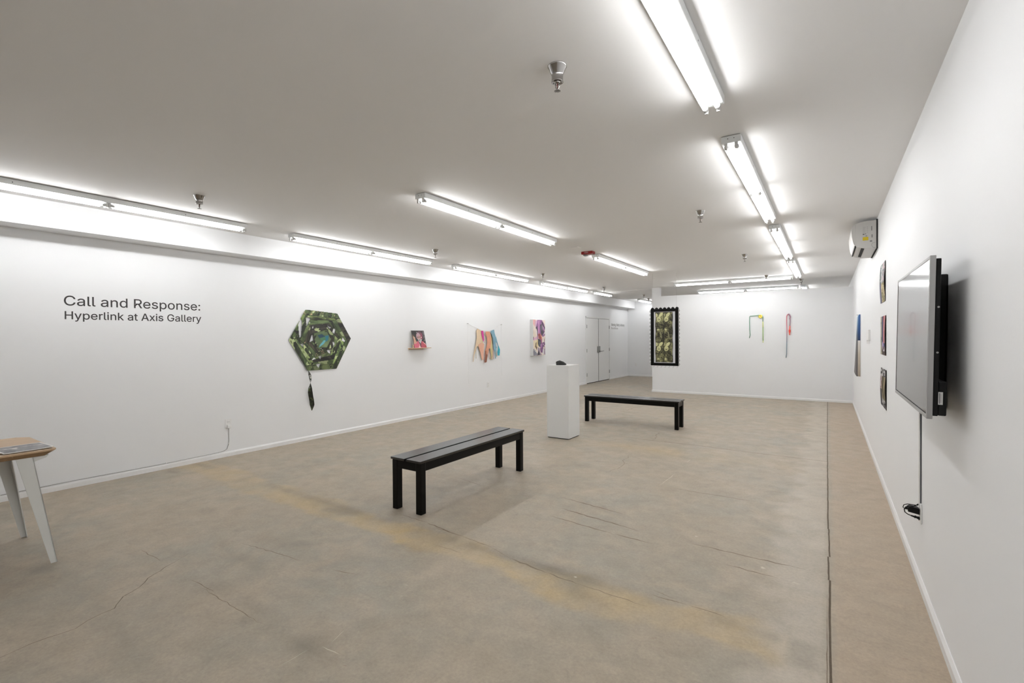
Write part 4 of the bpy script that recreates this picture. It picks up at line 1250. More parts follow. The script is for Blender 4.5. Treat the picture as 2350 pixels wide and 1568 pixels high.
# ------------------------------------------------------------------ deep canvas, purple abstraction
def canvas():
    y0, y1, z0, z1, dx = 10.222, 10.832, .991, 1.902, .088
    t = thing('deep_canvas', (XL, 10.53, .991), 'deep white-edged canvas painted in purple, pink and black, on the left wall behind the plinth', 'painting')
    m = MB()
    m.box((XL + .001, y0, z0), (XL + dx, y1, z1), .002)
    m.build('stretcher_box', M_WHITEPLY, t, t.location)

    def mapf(u, v):
        return np.full_like(u, XL + dx + .001), y0 + .002 + u * (y1 - y0 - .004), z0 + .002 + v * (z1 - z0 - .004)

    def painter(u0, v0):
        # slightly wavy brush edges
        u = u0 + (vnoise(u0, v0, 9, 9, 1) - .5) * .05
        v = v0 + (vnoise(u0, v0, 9, 9, 2) - .5) * .03
        n = fbm(u0, v0, 6, 9, 9)
        c = np.zeros((len(u), 3))
        c[:] = np.array((240, 220, 205)) / 255
        c += ((n - .5) * .14)[:, None]
        q = lambda pts, col: put(c, inpoly(u, v, pts), col)
        q([(0, 1), (.22, 1), (.10, .80), (0, .88)], (232, 160, 160))
        q([(.0, .60), (.22, .45), (.30, .52), (.10, .70), (.0, .66)], (236, 214, 190))
        q([(.20, .98), (.38, 1), (.30, .72), (.18, .80)], (214, 160, 196))
        q([(.36, 1), (.72, 1), (.95, .88), (1, .74), (.90, .66), (.86, .58), (.70, .56), (.40, .64), (.32, .80), (.22, .78), (.36, .92)], (150, 84, 150))
        q([(.42, .98), (.56, .98), (.52, .84), (.50, .60), (.44, .56), (.40, .70), (.46, .84)], (206, 132, 190))
        q([(.66, .98), (.82, .92), (.98, .80), (.94, .74), (.82, .84), (.72, .90)], (52, 44, 56))
        q([(.58, .86), (.74, .90), (.80, .74), (.86, .66), (.92, .74), (.94, .66), (.86, .58), (.76, .54), (.62, .62)], (58, 54, 64))
        q([(.68, .84), (.76, .88), (.74, .70), (.68, .68)], (104, 104, 108))
        q([(.78, .84), (.92, .80), (.90, .74), (.82, .72)], (190, 142, 186))
        q([(.20, .78), (.36, .84), (.42, .64), (.38, .60), (.30, .76), (.22, .74)], (62, 50, 66))
        q([(.26, .72), (.36, .66), (.34, .58), (.30, .60)], (250, 246, 246))
        q([(.74, .56), (.92, .66), (.98, .70), (.98, .58), (.86, .52)], (132, 84, 140))
        q([(.80, .54), (.98, .66), (.98, .62)], (240, 232, 238))
        q([(.30, .68), (.36, .62), (.46, .60), (.42, .44), (.36, .40), (.34, .56)], (128, 66, 112))
        q([(.44, .62), (.62, .60), (.74, .56), (.76, .44), (.70, .38), (.56, .44), (.46, .48)], (196, 96, 84))
        q([(.48, .60), (.58, .60), (.66, .50), (.58, .44), (.50, .48)], (150, 52, 56))
        q([(.58, .60), (.74, .54), (.78, .44), (.74, .40), (.68, .52)], (236, 146, 112))
        q([(.40, .48), (.60, .44), (.66, .30), (.60, .24), (.44, .26), (.40, .34)], (52, 50, 62))
        q([(.50, .40), (.60, .38), (.58, .28), (.50, .28)], (92, 94, 104))
        q([(.60, .44), (.72, .46), (.76, .32), (.66, .30)], (150, 78, 118))
        q([(0, .50), (.16, .50), (.32, .54), (.34, .46), (.10, .42), (0, .44)], (226, 164, 196))
        q([(0, .52), (.06, .52), (.08, .46), (.02, .44)], (112, 50, 86))
        q([(.04, .42), (.36, .46), (.42, .26), (.34, .18), (.10, .20)], (238, 218, 176))
        q([(.34, .44), (.40, .44), (.40, .22), (.34, .30)], (226, 200, 118))
        q([(.22, .34), (.30, .38), (.28, .26), (.36, .22), (.32, .14), (.16, .24)], (104, 74, 42))
        q([(.02, .20), (.22, .12), (.34, .06), (.30, 0), (.02, 0)], (128, 126, 142))
        for k in range(5):
            d, _ = segdist(u, v, (.04 + .03 * k, .20 - .02 * k), (.34 + .03 * k, .04))
            put(c, d < .010, (236, 232, 228) if k % 2 == 0 else (60, 54, 62))
        q([(.60, .30), (.74, .34), (.96, .40), (.98, .30), (.84, .20), (.80, .08), (.62, .06), (.56, .18)], (118, 66, 122))
        q([(.62, .30), (.70, .32), (.68, .22), (.62, .22)], (216, 134, 214))
        q([(.80, .34), (.90, .36), (.88, .30), (.80, .26)], (196, 140, 186))
        d, _ = segdist(u, v, (.82, .36), (.98, .30))
        put(c, d < .014, (66, 40, 78))
        d, _ = segdist(u, v, (.80, .28), (.98, .22))
        put(c, d < .012, (66, 40, 78))
        q([(.40, .22), (.52, .20), (.58, .06), (.72, 0), (.30, 0), (.40, .08)], (158, 132, 160))
        q([(.38, .06), (.48, .14), (.56, .0), (.36, 0)], (40, 34, 44))
        q([(.90, .18), (1, .20), (1, .02), (.90, .02)], (140, 116, 144))
        q([(.78, .16), (.88, .18), (.88, .02), (.76, .02)], (236, 230, 234))
        q([(.92, .40), (.99, .52), (.99, .40)], (52, 46, 44))
        c += ((vnoise(u0, v0, 30, 12, 6) - .5) * .10)[:, None]
        return np.clip(c * .84 + .13, 0, 1), None
    paint_grid('painted_face', 96, 140, mapf, painter, M_PIG, t, t.location)


canvas()


# ------------------------------------------------------------------ framed print hanging from the ceiling
def hanging_frame():
    yy = 9.70
    cx, cz = -2.742, 1.442
    t = thing('hanging_frame', (cx, yy, cz), 'black-framed yellow-green print with scalloped fringe, hanging from the ceiling on thin wires', 'artwork')
    W2, H2 = .2745, .572
    fw = .062
    m = MB()
    for lo, hi in (((-W2, -.02, -H2), (-W2 + fw, .02, H2)), ((W2 - fw, -.02, -H2), (W2, .02, H2)),
                   ((-W2 + fw, -.02, H2 - .056), (W2 - fw, .02, H2)), ((-W2 + fw, -.02, -H2), (W2 - fw, .02, -H2 + .056))):
        m.box(lo, hi, .003)
    fr = m.build('frame', M_BLACKWOOD, t)
    m = MB()
    m.box((-W2 + fw, -.004, -H2 + .056), (W2 - fw, .004, H2 - .056))
    m.build('white_mat', mat('white_backing', (.72, .72, .75), rough=.5), t)

    def mapf(u, v):
        x = -.182 + u * .346
        edge = .004 * np.sin(v * 23) * (np.abs(u - .5) * 2) ** 6
        return x + edge, np.full_like(u, -.007), -.505 + v * 1.012

    def painter(u, v):
        c = np.zeros((len(u), 3))
        n = vnoise(u, v, 46, 130, 3)
        n2 = fbm(u, v, 5, 14, 12)
        s = np.clip((n * .6 + n2 * .9 - .56) * 3.0, 0, 1)[:, None]
        c[:] = (np.array((38, 34, 22)) * (1 - s) + np.array((150, 148, 96)) * s) / 255
        for col_ in (0, 1):
            for row in (0, 1):
                # tile-local coordinates: x 0..1, y 0..1 with the upper row complete and the lower row cropped
                top_ = 1.0 if row == 0 else .415
                tu = (u - col_ * .5) / .5
                tv = 1 - (top_ - v) / .585
                mk = (tu > 0) & (tu < 1) & (v < top_) & (v > top_ - .585)
                off = .0 if col_ == 0 else -.14
                P = (214, 212, 150)
                put(c, mk & inell(tu, tv, .62 + off * 1.2, .905, .24, .060, .2), P)
                put(c, mk & inell(tu, tv, .10 + off, .90, .16, .065), P)
                put(c, mk & inell(tu, tv, .40 + off, .760, .24, .085), P)
                put(c, mk & inell(tu, tv, .40 + off, .750, .14, .05) & (n > .66), (110, 106, 64))
                put(c, mk & inell(tu, tv, .34 + off, .735, .05, .012), (60, 56, 34))
                put(c, mk & inell(tu, tv, .48 + off, .735, .05, .012), (60, 56, 34))
                put(c, mk & inpoly(tu, tv, [(.18 + off, .405), (.34 + off, .44), (.36 + off, .415), (.56 + off, .405), (.38 + off, .385), (.24 + off, .38)]), P)
                put(c, mk & inell(tu, tv, .36 + off, .20, .17, .12) & (n < .72), (44, 36, 24))
                put(c, mk & inell(tu, tv, .28 + off, .60, .26, .06) & (n < .6), (50, 44, 34))
                d, _ = segdist(tu, tv * 2.4, (.72 + off, .12 * 2.4), (.62 + off, .32 * 2.4))
                put(c, mk & (d < .03), (176, 172, 130))
        put(c, (abs(u - .5) < .016), (18, 17, 14))
        put(c, (abs(v - .413) < .0035), (22, 20, 16))
        put(c, (u < .022 + .012 * vnoise(u, v, 1, 40, 8)) | (u > .978 - .012 * vnoise(u, v, 1, 40, 9)), (24, 22, 18))
        return c, None
    paint_grid('print', 90, 240, mapf, painter, M_PIG_GLOSS, t)
    # scalloped edging: black cups on top, clear shells down both sides, small hooks below
    M_CLEAR = mat('clear_shell', (.55, .55, .54), rough=.25, spec=.5)
    n = 7
    for k in range(n):
        x = -W2 + .036 + k * (2 * W2 - .064) / (n - 1)
        m = MB()
        m.prism([(x + .031 * math.cos(a), -.012, H2 + .028 * math.sin(a)) for a in [math.pi * q / 12 for q in range(13)]], (0, .024, 0))
        m.tube([(x, 0, H2 + .026), (x, 0, H2 + .046)], .0022, 6)
        m.build('top_scallop', M_BLACKWOOD, t)
    for side in (-1, 1):
        for k in range(15):
            z = H2 - .045 - k * (2 * H2 - .08) / 14
            m = MB()
            m.prism([(side * (W2 + .028 * math.cos(a)), -.008, z + .030 * math.sin(a)) for a in [-math.pi / 2 + math.pi * q / 10 for q in range(11)]], (0, .003, 0))
            m.tube([(side * (W2 + .026), -.006, z), (side * (W2 + .036), -.006, z)], .002, 5)
            m.build('side_shell', M_CLEAR, t)
    for k in range(n):
        x = -W2 + .05 + k * (2 * W2 - .08) / (n - 1)
        m = MB()
        m.tube([(x + .012, 0, -H2), (x + .014, 0, -H2 - .014), (x + .004, 0, -H2 - .028), (x - .012, 0, -H2 - .036)], .0022, 6)
        m.build('bottom_hook', M_STEEL, t)
    for x in (-.235, .235):
        m = MB()
        m.tube([(x, 0, H2 - .01), (x, 0, ZC - cz)], .0011, 6)
        m.build('hanging_wire', mat('thin_wire', (.38, .37, .36), rough=.4, metal=.6), t)


hanging_frame()


# ------------------------------------------------------------------ the two cord pieces on the partition
def glaze(name, stops, z0, z1):
    """cord dye changing along its height"""
    m = bpy.data.materials.new(name)
    m.use_nodes = True
    nt = m.node_tree
    b = nt.nodes['Principled BSDF']
    b.inputs['Roughness'].default_value = .6
    g = nt.nodes.new('ShaderNodeNewGeometry')
    s = nt.nodes.new('ShaderNodeSeparateXYZ')
    nt.links.new(g.outputs['Position'], s.inputs[0])
    mr = nt.nodes.new('ShaderNodeMapRange')
    mr.inputs['From Min'].default_value = z0
    mr.inputs['From Max'].default_value = z1
    nt.links.new(s.outputs['Z'], mr.inputs['Value'])
    r = nt.nodes.new('ShaderNodeValToRGB')
    el = r.color_ramp.elements
    el[0].position, el[0].color = stops[0][0], (*rgb(*stops[0][1]), 1)
    el[1].position, el[1].color = stops[-1][0], (*rgb(*stops[-1][1]), 1)
    for p, c in stops[1:-1]:
        e = el.new(p)
        e.color = (*rgb(*c), 1)
    nt.links.new(mr.outputs[0], r.inputs[0])
    nt.links.new(r.outputs[0], b.inputs['Base Color'])
    return m


t = thing('cord_sculpture', (-1.42, YP, 1.62), 'green and yellow bent cord piece with yellow ring on the white partition', 'artwork')
yw = YP - .018
m = MB()
m.tube([(-1.553, yw, 1.408), (-1.535, yw, 1.48), (-1.545, yw, 1.60), (-1.548, yw, 1.80), (-1.545, yw, 1.915)], .008, 8)
m.tube([(-1.540, yw, 1.925), (-1.44, yw, 1.930), (-1.33, yw, 1.945), (-1.285, yw, 1.938), (-1.268, yw, 1.90), (-1.268, yw, 1.79)], .008, 8)
m.build('green_cord', mat('dark_green_cord', rgb(122, 160, 138), rough=.6), t, t.location)
m = MB()
m.tube([(-1.268, yw, 1.79), (-1.266, yw, 1.66)], .010, 8)
m.tube([(-1.264, yw, 1.345), (-1.264, yw, 1.300)], .008, 8)
m.build('yellow_sleeve', mat('pale_yellow_cord', rgb(222, 228, 150), rough=.6), t, t.location)
m = MB()
m.tube([(-1.266, yw, 1.66), (-1.264, yw, 1.345)], .009, 8)
m.build('lime_cord', mat('lime_cord', rgb(160, 190, 122), rough=.6), t, t.location)
m = MB()
for k in range(20):
    pass
m.tube([(-1.318 + .030 * math.cos(a), yw - .012, 1.912 + .030 * math.sin(a)) for a in [2 * math.pi * k / 20 for k in range(21)]], .012, 8)
m.build('yellow_ring', mat('fluorescent_yellow', rgb(240, 226, 80), rough=.5), t, t.location)
m = MB()
m.tube([(-1.318, yw - .016, 1.912), (-1.318, yw - .008, 1.912)], .016, 12)
m.build('ring_centre', mat('amber_centre', rgb(226, 170, 90), rough=.5), t, t.location)
for x, z in ((-1.545, 1.915), (-1.318, 1.912)):
    m = MB()
    m.tube([(x, YP + .004, z), (x, yw - .006, z)], .004, 8)
    m.build('nail', M_STEEL, t, t.location)

t = thing('cord_sculpture', (-.77, YP, 1.5), 'red cord looped over a nail and fading to blue-grey, right of the green cord piece', 'artwork')
m = MB()
m.tube([(-.800, yw, .955), (-.788, yw, 1.05), (-.785, yw, 1.30), (-.783, yw, 1.60), (-.786, yw, 1.80), (-.785, yw, 1.90), (-.772, yw, 1.935), (-.755, yw, 1.940)], .0085, 8)
m.build('dyed_cord', glaze('red_to_blue_cord', [(0, (124, 132, 138)), (.32, (150, 170, 180)), (.52, (176, 158, 166)), (.72, (206, 124, 136)), (1, (212, 104, 114))], .95, 1.94), t, t.location)
m = MB()
m.tube([(-.760, yw - .008, 1.942), (-.745, yw - .01, 1.945), (-.728, yw - .01, 1.925), (-.714, yw - .008, 1.885), (-.722, yw - .006, 1.855), (-.718, yw, 1.80), (-.724, yw, 1.68)], [.016, .019, .014, .016, .012, .009, .008], 8)
m.build('mauve_loop', mat('mauve_cord', rgb(160, 124, 140), rough=.6), t, t.location)
m = MB()
m.tube([(-.724, yw, 1.68), (-.727, yw, 1.60), (-.728, yw, 1.575), (-.728, yw, 1.545), (-.729, yw, 1.515), (-.729, yw, 1.47)], [.009, .010, .022, .018, .010, .007], 10)
m.build('red_tip', mat('fluorescent_red', rgb(238, 84, 66), rough=.5), t, t.location)
m = MB()
m.tube([(-.765, YP + .004, 1.930), (-.765, yw - .01, 1.930)], .004, 8)
m.build('nail', M_STEEL, t, t.location)


# ------------------------------------------------------------------ television on the right wall
def television():
    W2, H2 = .525, .324
    t = thing('television', (.331, 3.015, 1.450), 'silver-framed flat television mounted on the right wall, its screen seen edge-on', 'television')
    t.rotation_euler = (0, math.radians(1.0), 0)
    bw = .014
    m = MB()
    m.box((0, -W2, -H2), (.019, -W2 + bw, H2), .002)
    m.box((0, W2 - bw, -H2), (.019, W2, H2), .002)
    m.box((0, -W2 + bw, H2 - bw), (.019, W2 - bw, H2), .002)
    m.box((0, -W2 + bw, -H2), (.019, W2 - bw, -H2 + bw * 1.3), .002)
    m.build('bezel', M_SILVER, t)
    m = MB()
    m.box((.0015, -W2 + bw, -H2 + bw * 1.3), (.012, W2 - bw, H2 - bw))
    m.build('screen', M_SCREEN, t)
    m = MB()
    m.box((.0005, -W2 + bw - .001, -H2 + bw * 1.3 - .001), (.003, -W2 + bw + .003, H2 - bw))
    m.box((.0005, W2 - bw - .003, -H2 + bw * 1.3 - .001), (.003, W2 - bw + .001, H2 - bw))
    m.box((.0005, -W2 + bw, -H2 + bw * 1.3 - .001), (.003, W2 - bw, -H2 + bw * 1.3 + .003))
    m.build('screen_gasket', M_DARK, t)
    m = MB()
    m.box((.019, -W2 + .008, -H2 + .012), (.036, W2 - .008, H2 - .012), .003)
    m.box((.036, -W2 + .012, -H2 + .014), (.062, W2 - .10, -H2 + .150), .004)
    rear = m.build('rear_housing', M_PLASTIC_B, t)
    m = MB()
    for z in (-.06, .12):
        m.tube([(.030, -W2 + .0075, z), (.030, -W2 + .006, z)], .004, 8)
    m.build('housing_screw', M_STEEL, rear)
    m = MB()
    m.box((.036, -W2 + .0105, -H2 + .058), (.050, -W2 + .0115, -H2 + .108), 0, 0)
    m.box((.039, -W2 + .0100, -H2 + .062), (.0415, -W2 + .0104, -H2 + .104), 0, 1)
    m.box((.044, -W2 + .0100, -H2 + .066), (.0448, -W2 + .0104, -H2 + .100), 0, 1)
    m.build('rating_sticker', [mat('sticker_white', (.60, .60, .58), rough=.5), mat('sticker_print', (.10, .10, .10), rough=.5)], t)
    m = MB()
    m.box((.036, -.155, -.20), (.060, .25, .26), .006)
    m.box((.060, -.150, -.33), (.117, .24, .285), .008)
    m.build('wall_mount', M_PLASTIC_B, t)


television()

# raceway, cable, socket and adapter below the television
t = thing('cable_raceway', (XR, 3.605, .7), 'white vertical cable raceway on the right wall below the television', 'raceway')
m = MB()
m.box((XR - .012, 3.588, .47), (XR, 3.618, 1.20), .004)
m.build('channel', M_PLASTIC_W, t, t.location)
m = MB()
pp = [(XR - .004, 3.5845 + .0012 * math.sin(k * 1.7), 1.22 - k * .0375) for k in range(21)]
m.tube(pp, .0019, 8)
cb = m.build('power_cable', mat('dark_blue_cable', (.02, .022, .04), rough=.5), t, t.location)
t = thing('wall_socket', (XR, 3.60, .43), 'white wall socket on the right wall under the raceway, holding the black adapter', 'socket')
m = MB()
m.box((XR - .007, 3.563, .372), (XR, 3.637, .488), .003)
m.build('cover_plate', M_PLASTIC_W, t, t.location)
m = MB()
m.box((XR - .012, 3.588, .458), (XR - .007, 3.614, .484), .002)
m.build('switch', M_PLASTIC_W, t, t.location)
t = thing('power_adapter', (XR - .04, 3.60, .44), 'black power adapter with looped cord plugged into the right wall socket', 'adapter')
m = MB()
m.prism([(XR - .009, 3.582, .421), (XR - .009, 3.582, .452), (XR - .016, 3.582, .457), (XR - .052, 3.582, .461), (XR - .062, 3.582, .452), (XR - .060, 3.582, .430)], (0, .045, 0))
m.build('adapter_body', M_PLASTIC_B, t, t.location)
m = MB()
m.tube([(XR - .054, 3.60, .448), (XR - .064, 3.60, .445), (XR - .073, 3.60, .440)], [.009, .008, .004], 8)
m.tube([(XR - .073, 3.60, .440), (XR - .082, 3.60, .447), (XR - .078, 3.60, .462), (XR - .062, 3.60, .470), (XR - .040, 3.60, .470), (XR - .020, 3.598, .470)], .0022, 8)
m.tube([(XR - .020, 3.598, .471), (XR - .035, 3.598, .462), (XR - .055, 3.60, .459), (XR - .070, 3.60, .450), (XR - .076, 3.60, .436), (XR - .073, 3.60, .420), (XR - .060, 3.60, .410), (XR - .044, 3.60, .404)], .0026, 8)
m.tube([(XR - .046, 3.60, .405), (XR - .030, 3.60, .401), (XR - .028, 3.60, .401), (XR - .022, 3.60, .400), (XR - .010, 3.60, .397), (XR - .007, 3.60, .396)], [.004, .0055, .009, .006, .009, .014], 10)
m.tube([(XR - .020, 3.598, .4705), (XR - .012, 3.598, .478)], .004, 6)
m.build('looped_cord', M_PLASTIC_B, t, t.location)


# ------------------------------------------------------------------ wall air conditioner
def aircon():
    y0, y1 = 6.487, 7.30
    t = thing('air_conditioner', (XR, (y0 + y1) / 2, 2.4), 'white split air conditioner high on the right wall with a yellow sticker on its end', 'air conditioner')
    off = t.location
    W = lambda d, z, y=y0: (XR - d, y, z)
    M_AC = mat('ac_plastic', (.62, .605, .58), rough=.4)
    m = MB()
    prof = [(.014, 2.405), (.110, 2.407), (.189, 2.430), (.198, 2.455), (.196, 2.682), (.150, 2.698), (.100, 2.706), (.014, 2.704)]
    m.prism([W(*p) for p in prof], (0, y1 - y0, 0))
    m.build('body', M_AC, t, off)
    m = MB()
    prof = [(.197, 2.440), (.213, 2.466), (.222, 2.500), (.229, 2.545), (.234, 2.600), (.233, 2.640), (.228, 2.664), (.197, 2.681)]
    m.prism([(XR - d, y0 + .003, z) for d, z in prof], (0, y1 - y0 - .006, 0))
    m.build('front_panel', M_AC, t, off)
    m = MB()
    m.box((XR - .014, y0 - .002, 2.40), (XR, y1, 2.715))
    m.build('back_plate', M_DARK, t, off)
    m = MB()
    m.hexa([(XR - .145, y0 + .02, 2.4195), (XR - .118, y0 + .02, 2.4115), (XR - .118, y1 - .1, 2.4115), (XR - .145, y1 - .1, 2.4195),
            (XR - .145, y0 + .02, 2.4150), (XR - .118, y0 + .02, 2.4070), (XR - .118, y1 - .1, 2.4070), (XR - .145, y1 - .1, 2.4150)])
    m.build('air_outlet', M_DARK, t, off)
    m = MB()
    m.box((XR - .204, y0 + .01, 2.431), (XR - .196, y1 - .02, 2.447))
    m.build('louver_gap', M_DARK, t, off)
    m = MB()
    m.box((XR - .133, y0 - .0012, 2.494), (XR - .083, y0, 2.531), .001)
    m.build('yellow_sticker', mat('yellow_sticker', rgb(222, 196, 30), rough=.5), t, off)
    m = MB()
    G = .0010
    rr = random.Random(6)
    for k in range(12):                                     # small printed rating lines
        z = 2.640 - k * .0062
        a = .133
        b_ = a - rr.uniform(.018, .030)
        m.box((XR - a, y0 - G, z), (XR - b_, y0, z + .0016))
        if k % 3 == 0:
            m.box((XR - .098, y0 - G, z - .004), (XR - .086, y0, z))
    m.build('rating_print', mat('grey_print_ac', (.42, .41, .40), rough=.6), t, off)
    m = MB()
    m.box((XR - .133, y0 - G, 2.558), (XR - .117, y0, 2.566))
    m.box((XR - .108, y0 - G, 2.541), (XR - .094, y0, 2.546))
    m.box((XR - .110, y0 - G, 2.561), (XR - .104, y0, 2.569))
    m.build('approval_mark', mat('black_print_ac', (.05, .05, .05), rough=.6), t, off)
    M_MARK = mat('grey_mark_ac', (.25, .245, .24), rough=.6)
    for a, b_, z0, z1 in ((.058, .050, 2.595, 2.644), (.056, .046, 2.520, 2.553), (.070, .050, 2.474, 2.490)):
        m = MB()
        m.box((XR - a, y0 - G, z0), (XR - b_, y0, z1))
        m.build('side_mark', M_MARK, t, off)
    m = MB()
    m.tube([(XR - .024, y0 - .0005, 2.464), (XR - .046, y0 - .0005, 2.462), (XR - .054, y0 - .0005, 2.446), (XR - .052, y0 - .0005, 2.424), (XR - .038, y0 - .0005, 2.411), (XR - .022, y0 - .0005, 2.411)], .0016, 6)
    m.build('pipe_knockout', mat('seam_grey', (.30, .29, .28), rough=.6), t, off)


aircon()


# ------------------------------------------------------------------ three curled prints on the right wall
def wall_print(ya, yb, za, zb, bulge, seed, painter, label, shift=(0, 0)):
    """ya far edge, yb near edge; u runs from far to near"""
    t = None

    def mapf(u, v):
        offx = .003 + bulge(u, v)
        y = ya + u * (yb - ya)
        z = za + v * (zb - za) + shift[0] * (u - .5)
        return XR - offx, y, z
    def darker(u, v):
        c, k = painter(u, v)
        return np.clip(c * .95 - .01, 0, 1), k
    o = paint_grid('wall_print', 60, 90, mapf, darker, M_PRINT, thick=.0012)
    return tag(o, label, 'print', 'three curling prints in a column on the right wall')


def p_top(u, v):
    n = fbm(u, v, 6, 10, 2)
    c = np.zeros((len(u), 3))
    c[:] = np.array((196, 200, 198)) / 255
    c += ((n - .5) * .6)[:, None]
    m = (v < .55)
    put(c, m & (u < .35), (128, 126, 150))
    put(c, (v < .5) & (u >= .35) & (n > .45), (222, 204, 160))
    put(c, (v < .5) & (u >= .35) & (n <= .45), (160, 150, 110))
    put(c, (u > .5) & (v > .5) & (n > .42), (232, 208, 212))
    put(c, (u < .25) & (v > .5) & (n < .5), (120, 130, 130))
    put(c, (u > .93), (60, 46, 46))  # near edge painted dark for the shadow behind the lifted sheet
    return c, None


def p_mid(u, v):
    n = fbm(u, v, 6, 12, 20)
    c = np.zeros((len(u), 3))
    c[:] = np.array((70, 84, 116)) / 255
    put(c, u < .28, (196, 188, 164))
    put(c, (u < .28) & (n < .42), (150, 146, 130))
    put(c, (u > .55) & (v > .3) & (u < .92), (196, 120, 122))
    put(c, (u > .5) & (u < .62) & (v > .85), (180, 90, 96))
    put(c, (u > .75) & (u < .82) & (v > .3), (232, 180, 176))
    put(c, (u > .28) & (v < .2), (96, 84, 80))
    put(c, inell(u, v, .52, .24, .16, .10), (186, 164, 204))
    put(c, inell(u, v, .66, .16, .18, .07), (214, 206, 214))
    put(c, inell(u, v, .64, .18, .12, .05), (120, 92, 92))
    put(c, (u > .9), (46, 26, 28))  # shade of the gap behind the paper, painted along its near edge
    return c, None


def p_low(u, v):
    n = fbm(u, v, 9, 16, 40)
    n2 = fbm(u, v, 22, 4, 44)
    c = np.zeros((len(u), 3))
    s = np.clip((n2 - .3) * 2.2, 0, 1)[:, None]
    c[:] = (np.array((70, 62, 46)) * (1 - s) + np.array((196, 178, 138)) * s) / 255
    put(c, (u < .30) & (v > .45), (164, 132, 134))
    put(c, (u < .30) & (v > .45) & (n > .52), (206, 190, 192))
    put(c, (u < .34) & (v < .45), (84, 82, 86))
    gm = (v > .80) | ((v < .22) & (u > .3))
    put(c, gm & (n > .5), (200, 198, 196))
    put(c, gm & (n <= .5), (84, 80, 80))
    put(c, (u > .92) | (u < .03), (52, 46, 44))  # dark edges; the near one stands for the shadow behind the sheet
    return c, None


wall_print(6.130, 5.640, 1.779, 2.158, lambda u, v: .008 * np.sin(math.pi * v) * (1 - u) + .009 * u * np.sin(math.pi * v) ** 2, 1, p_top,
           'topmost of three curled prints on the right wall, pale grey and pink')
wall_print(6.120, 5.590, 1.268, 1.643, lambda u, v: .007 * np.sin(math.pi * v) * u, 2, p_mid,
           'middle print of the wall column, blue and red with a cream strip')
wall_print(6.070, 5.545, .766, 1.134, lambda u, v: .007 * np.sin(math.pi * v) * (1 - u) + .008 * np.sin(math.pi * v) * u, 3, p_low,
           'lowest print of the wall column, black, white and ochre', )

# ------------------------------------------------------------------ thermostat-like wall box
t = thing('wall_control_box', (XR, 7.85, 1.46), 'small white control box on the right wall between the prints and the blue-topped piece', 'control box')
m = MB()
m.box((XR - .022, 7.60, 1.393), (XR, 7.98, 1.528), .004)
m.build('box_cover', M_PLASTIC_W, t, t.location)
m = MB()
for y in (7.62, 7.74, 7.88):
    m.box((XR - .020, y, 1.345), (XR - .006, y + .02, 1.393))
m.build('lower_tabs', M_PLASTIC_W, t, t.location)


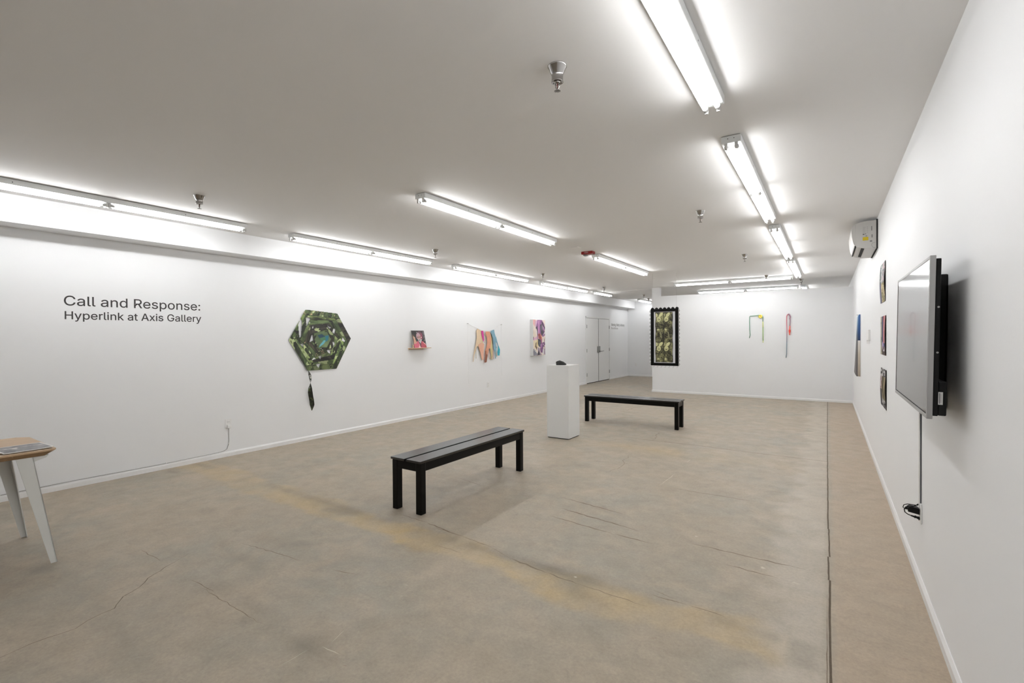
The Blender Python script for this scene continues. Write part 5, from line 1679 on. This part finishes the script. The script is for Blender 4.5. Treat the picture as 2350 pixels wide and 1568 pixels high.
# ------------------------------------------------------------------ long draped piece, blue over cream
def draped():
    yn = 9.80
    t = thing('draped_wall_piece', (XR, 9.95, 1.3), 'long narrow paddle-shaped wall piece, blue above and cream below, far along the right wall', 'artwork')

    def sec(z):
        """thickness from the wall and width along it, for a height"""
        s = (1.805 - z) / 1.03
        th = .034 + .036 * s + .004 * math.sin(s * 5)
        wd = .20 + .04 * (1 - s) - .05 * math.sin(math.pi * min(1, s / .6)) + .42 * max(0, (s - .42) / .58) ** 1.15
        if s < .03:
            th -= .012 * (1 - s / .03)
        if s > .95:
            q = (s - .95) / .05
            wd -= .16 * q * q
            th -= .012 * q * q
        return th, wd
    g_front = glaze('grey_front', [(0, (98, 94, 93)), (.55, (104, 102, 103)), (.68, (90, 104, 124)), (1, (150, 178, 208))], .78, 1.8)  # greyer tone for the front faces, bluer towards the top
    for name, z0, z1, side in (('blue_upper', 1.372, 1.805, glaze('blue_dye', [(0, (30, 50, 90)), (.5, (44, 84, 138)), (1, (66, 106, 160))], 1.37, 1.8)),
                               ('cream_lower', .775, 1.372, glaze('cream_dye', [(0, (176, 164, 146)), (.6, (206, 196, 180)), (1, (236, 233, 228))], .78, 1.37))):
        m = MB()
        N = 24
        prev = None
        for k in range(N + 1):
            z = z0 + (z1 - z0) * k / N
            th, wd = sec(z)
            ring = [m.bm.verts.new(p) for p in ((XR - .002, yn, z), (XR - th * (.80 - .22 * min(1, (1.805 - z))), yn, z), (XR - th + .004, yn, z), (XR - th, yn + .02, z), (XR - th, yn + wd, z), (XR - .002, yn + wd, z))]
            if prev:
                for a in range(6):
                    f = m.bm.faces.new((prev[a], prev[(a + 1) % 6], ring[(a + 1) % 6], ring[a]))
                    f.material_index = 1 if a in (1, 2, 3) else 0
            else:
                m.bm.faces.new(ring)
            prev = ring
        m.bm.faces.new(prev[::-1])
        m.build(name, [side, g_front], t, t.location)
    m = MB()
    m.tube([(XR, yn + .08, 1.79), (XR - .05, yn + .08, 1.80)], .004, 8)
    m.build('nail', M_STEEL, t, t.location)


draped()


# ------------------------------------------------------------------ outlets and cable on the left wall
def outlet(loc, label, rz=0.0):
    t = thing('wall_outlet', loc, label, 'outlet', None, rz)
    m = MB()
    m.box((0, -.037, -.058), (.006, .037, .058), .002)
    m.build('cover_plate', M_PLASTIC_W, t)
    for z in (-.022, .022):
        m = MB()
        m.box((.006, -.016, z - .014), (.0085, .016, z + .014), .003)
        s = m.build('receptacle', M_PLASTIC_W, t)
        m = MB()
        m.box((.0085, -.008, z - .004), (.0089, -.006, z + .006))
        m.box((.0085, .006, z - .004), (.0089, .008, z + .006))
        m.build('slot', M_DARK, s)
    return t


ot = outlet((XL, 2.995, .407), 'white outlet with a plugged cable, on the left wall below the large lettering')
dup(ot, (XL, 8.440, .418), 'white outlet low on the left wall under the fringed hanging')
dup(ot, (-5.92, YF, .423), 'white outlet low on the far wall left of the hanging black frame', rz=-math.pi / 2)
t = thing('outlet_cable', (XL, 2.99, .3), 'white cord dropping from the left wall outlet and running along the baseboard top', 'cable')
M_CORDW = mat('greyish_white_cord', (.42, .41, .40), rough=.5)
m = MB()
m.box((XL + .009, 2.970, .352), (XL + .036, 3.012, .392), .005)
m.build('plug', M_PLASTIC_W, t, t.location)
m = MB()
pts = [(XL + .024, 2.990, .352), (XL + .012, 2.995, .32), (XL + .006, 2.997, .27), (XL + .006, 2.999, .20), (XL + .006, 2.994, .155), (XL + .006, 2.985, .13), (XL + .008, 2.972, .095), (XL + .008, 2.94, .078), (XL + .008, 2.88, .072)]
y = 2.75
while y > -1.2:
    pts.append((XL + .0085, y, .0655 + .0025 * math.sin(y * 5.1)))
    y -= .15
m.tube(pts, .0034, 8)
m.build('cord_run', M_CORDW, t, t.location)
for yy, zz in ((2.998, .160), (2.32, .068), (1.02, .068)):
    m = MB()
    m.box((XL, yy - .008, zz - .005), (XL + .014, yy + .008, zz + .006), .002)
    m.build('cord_clip', M_PLASTIC_W, t, t.location)
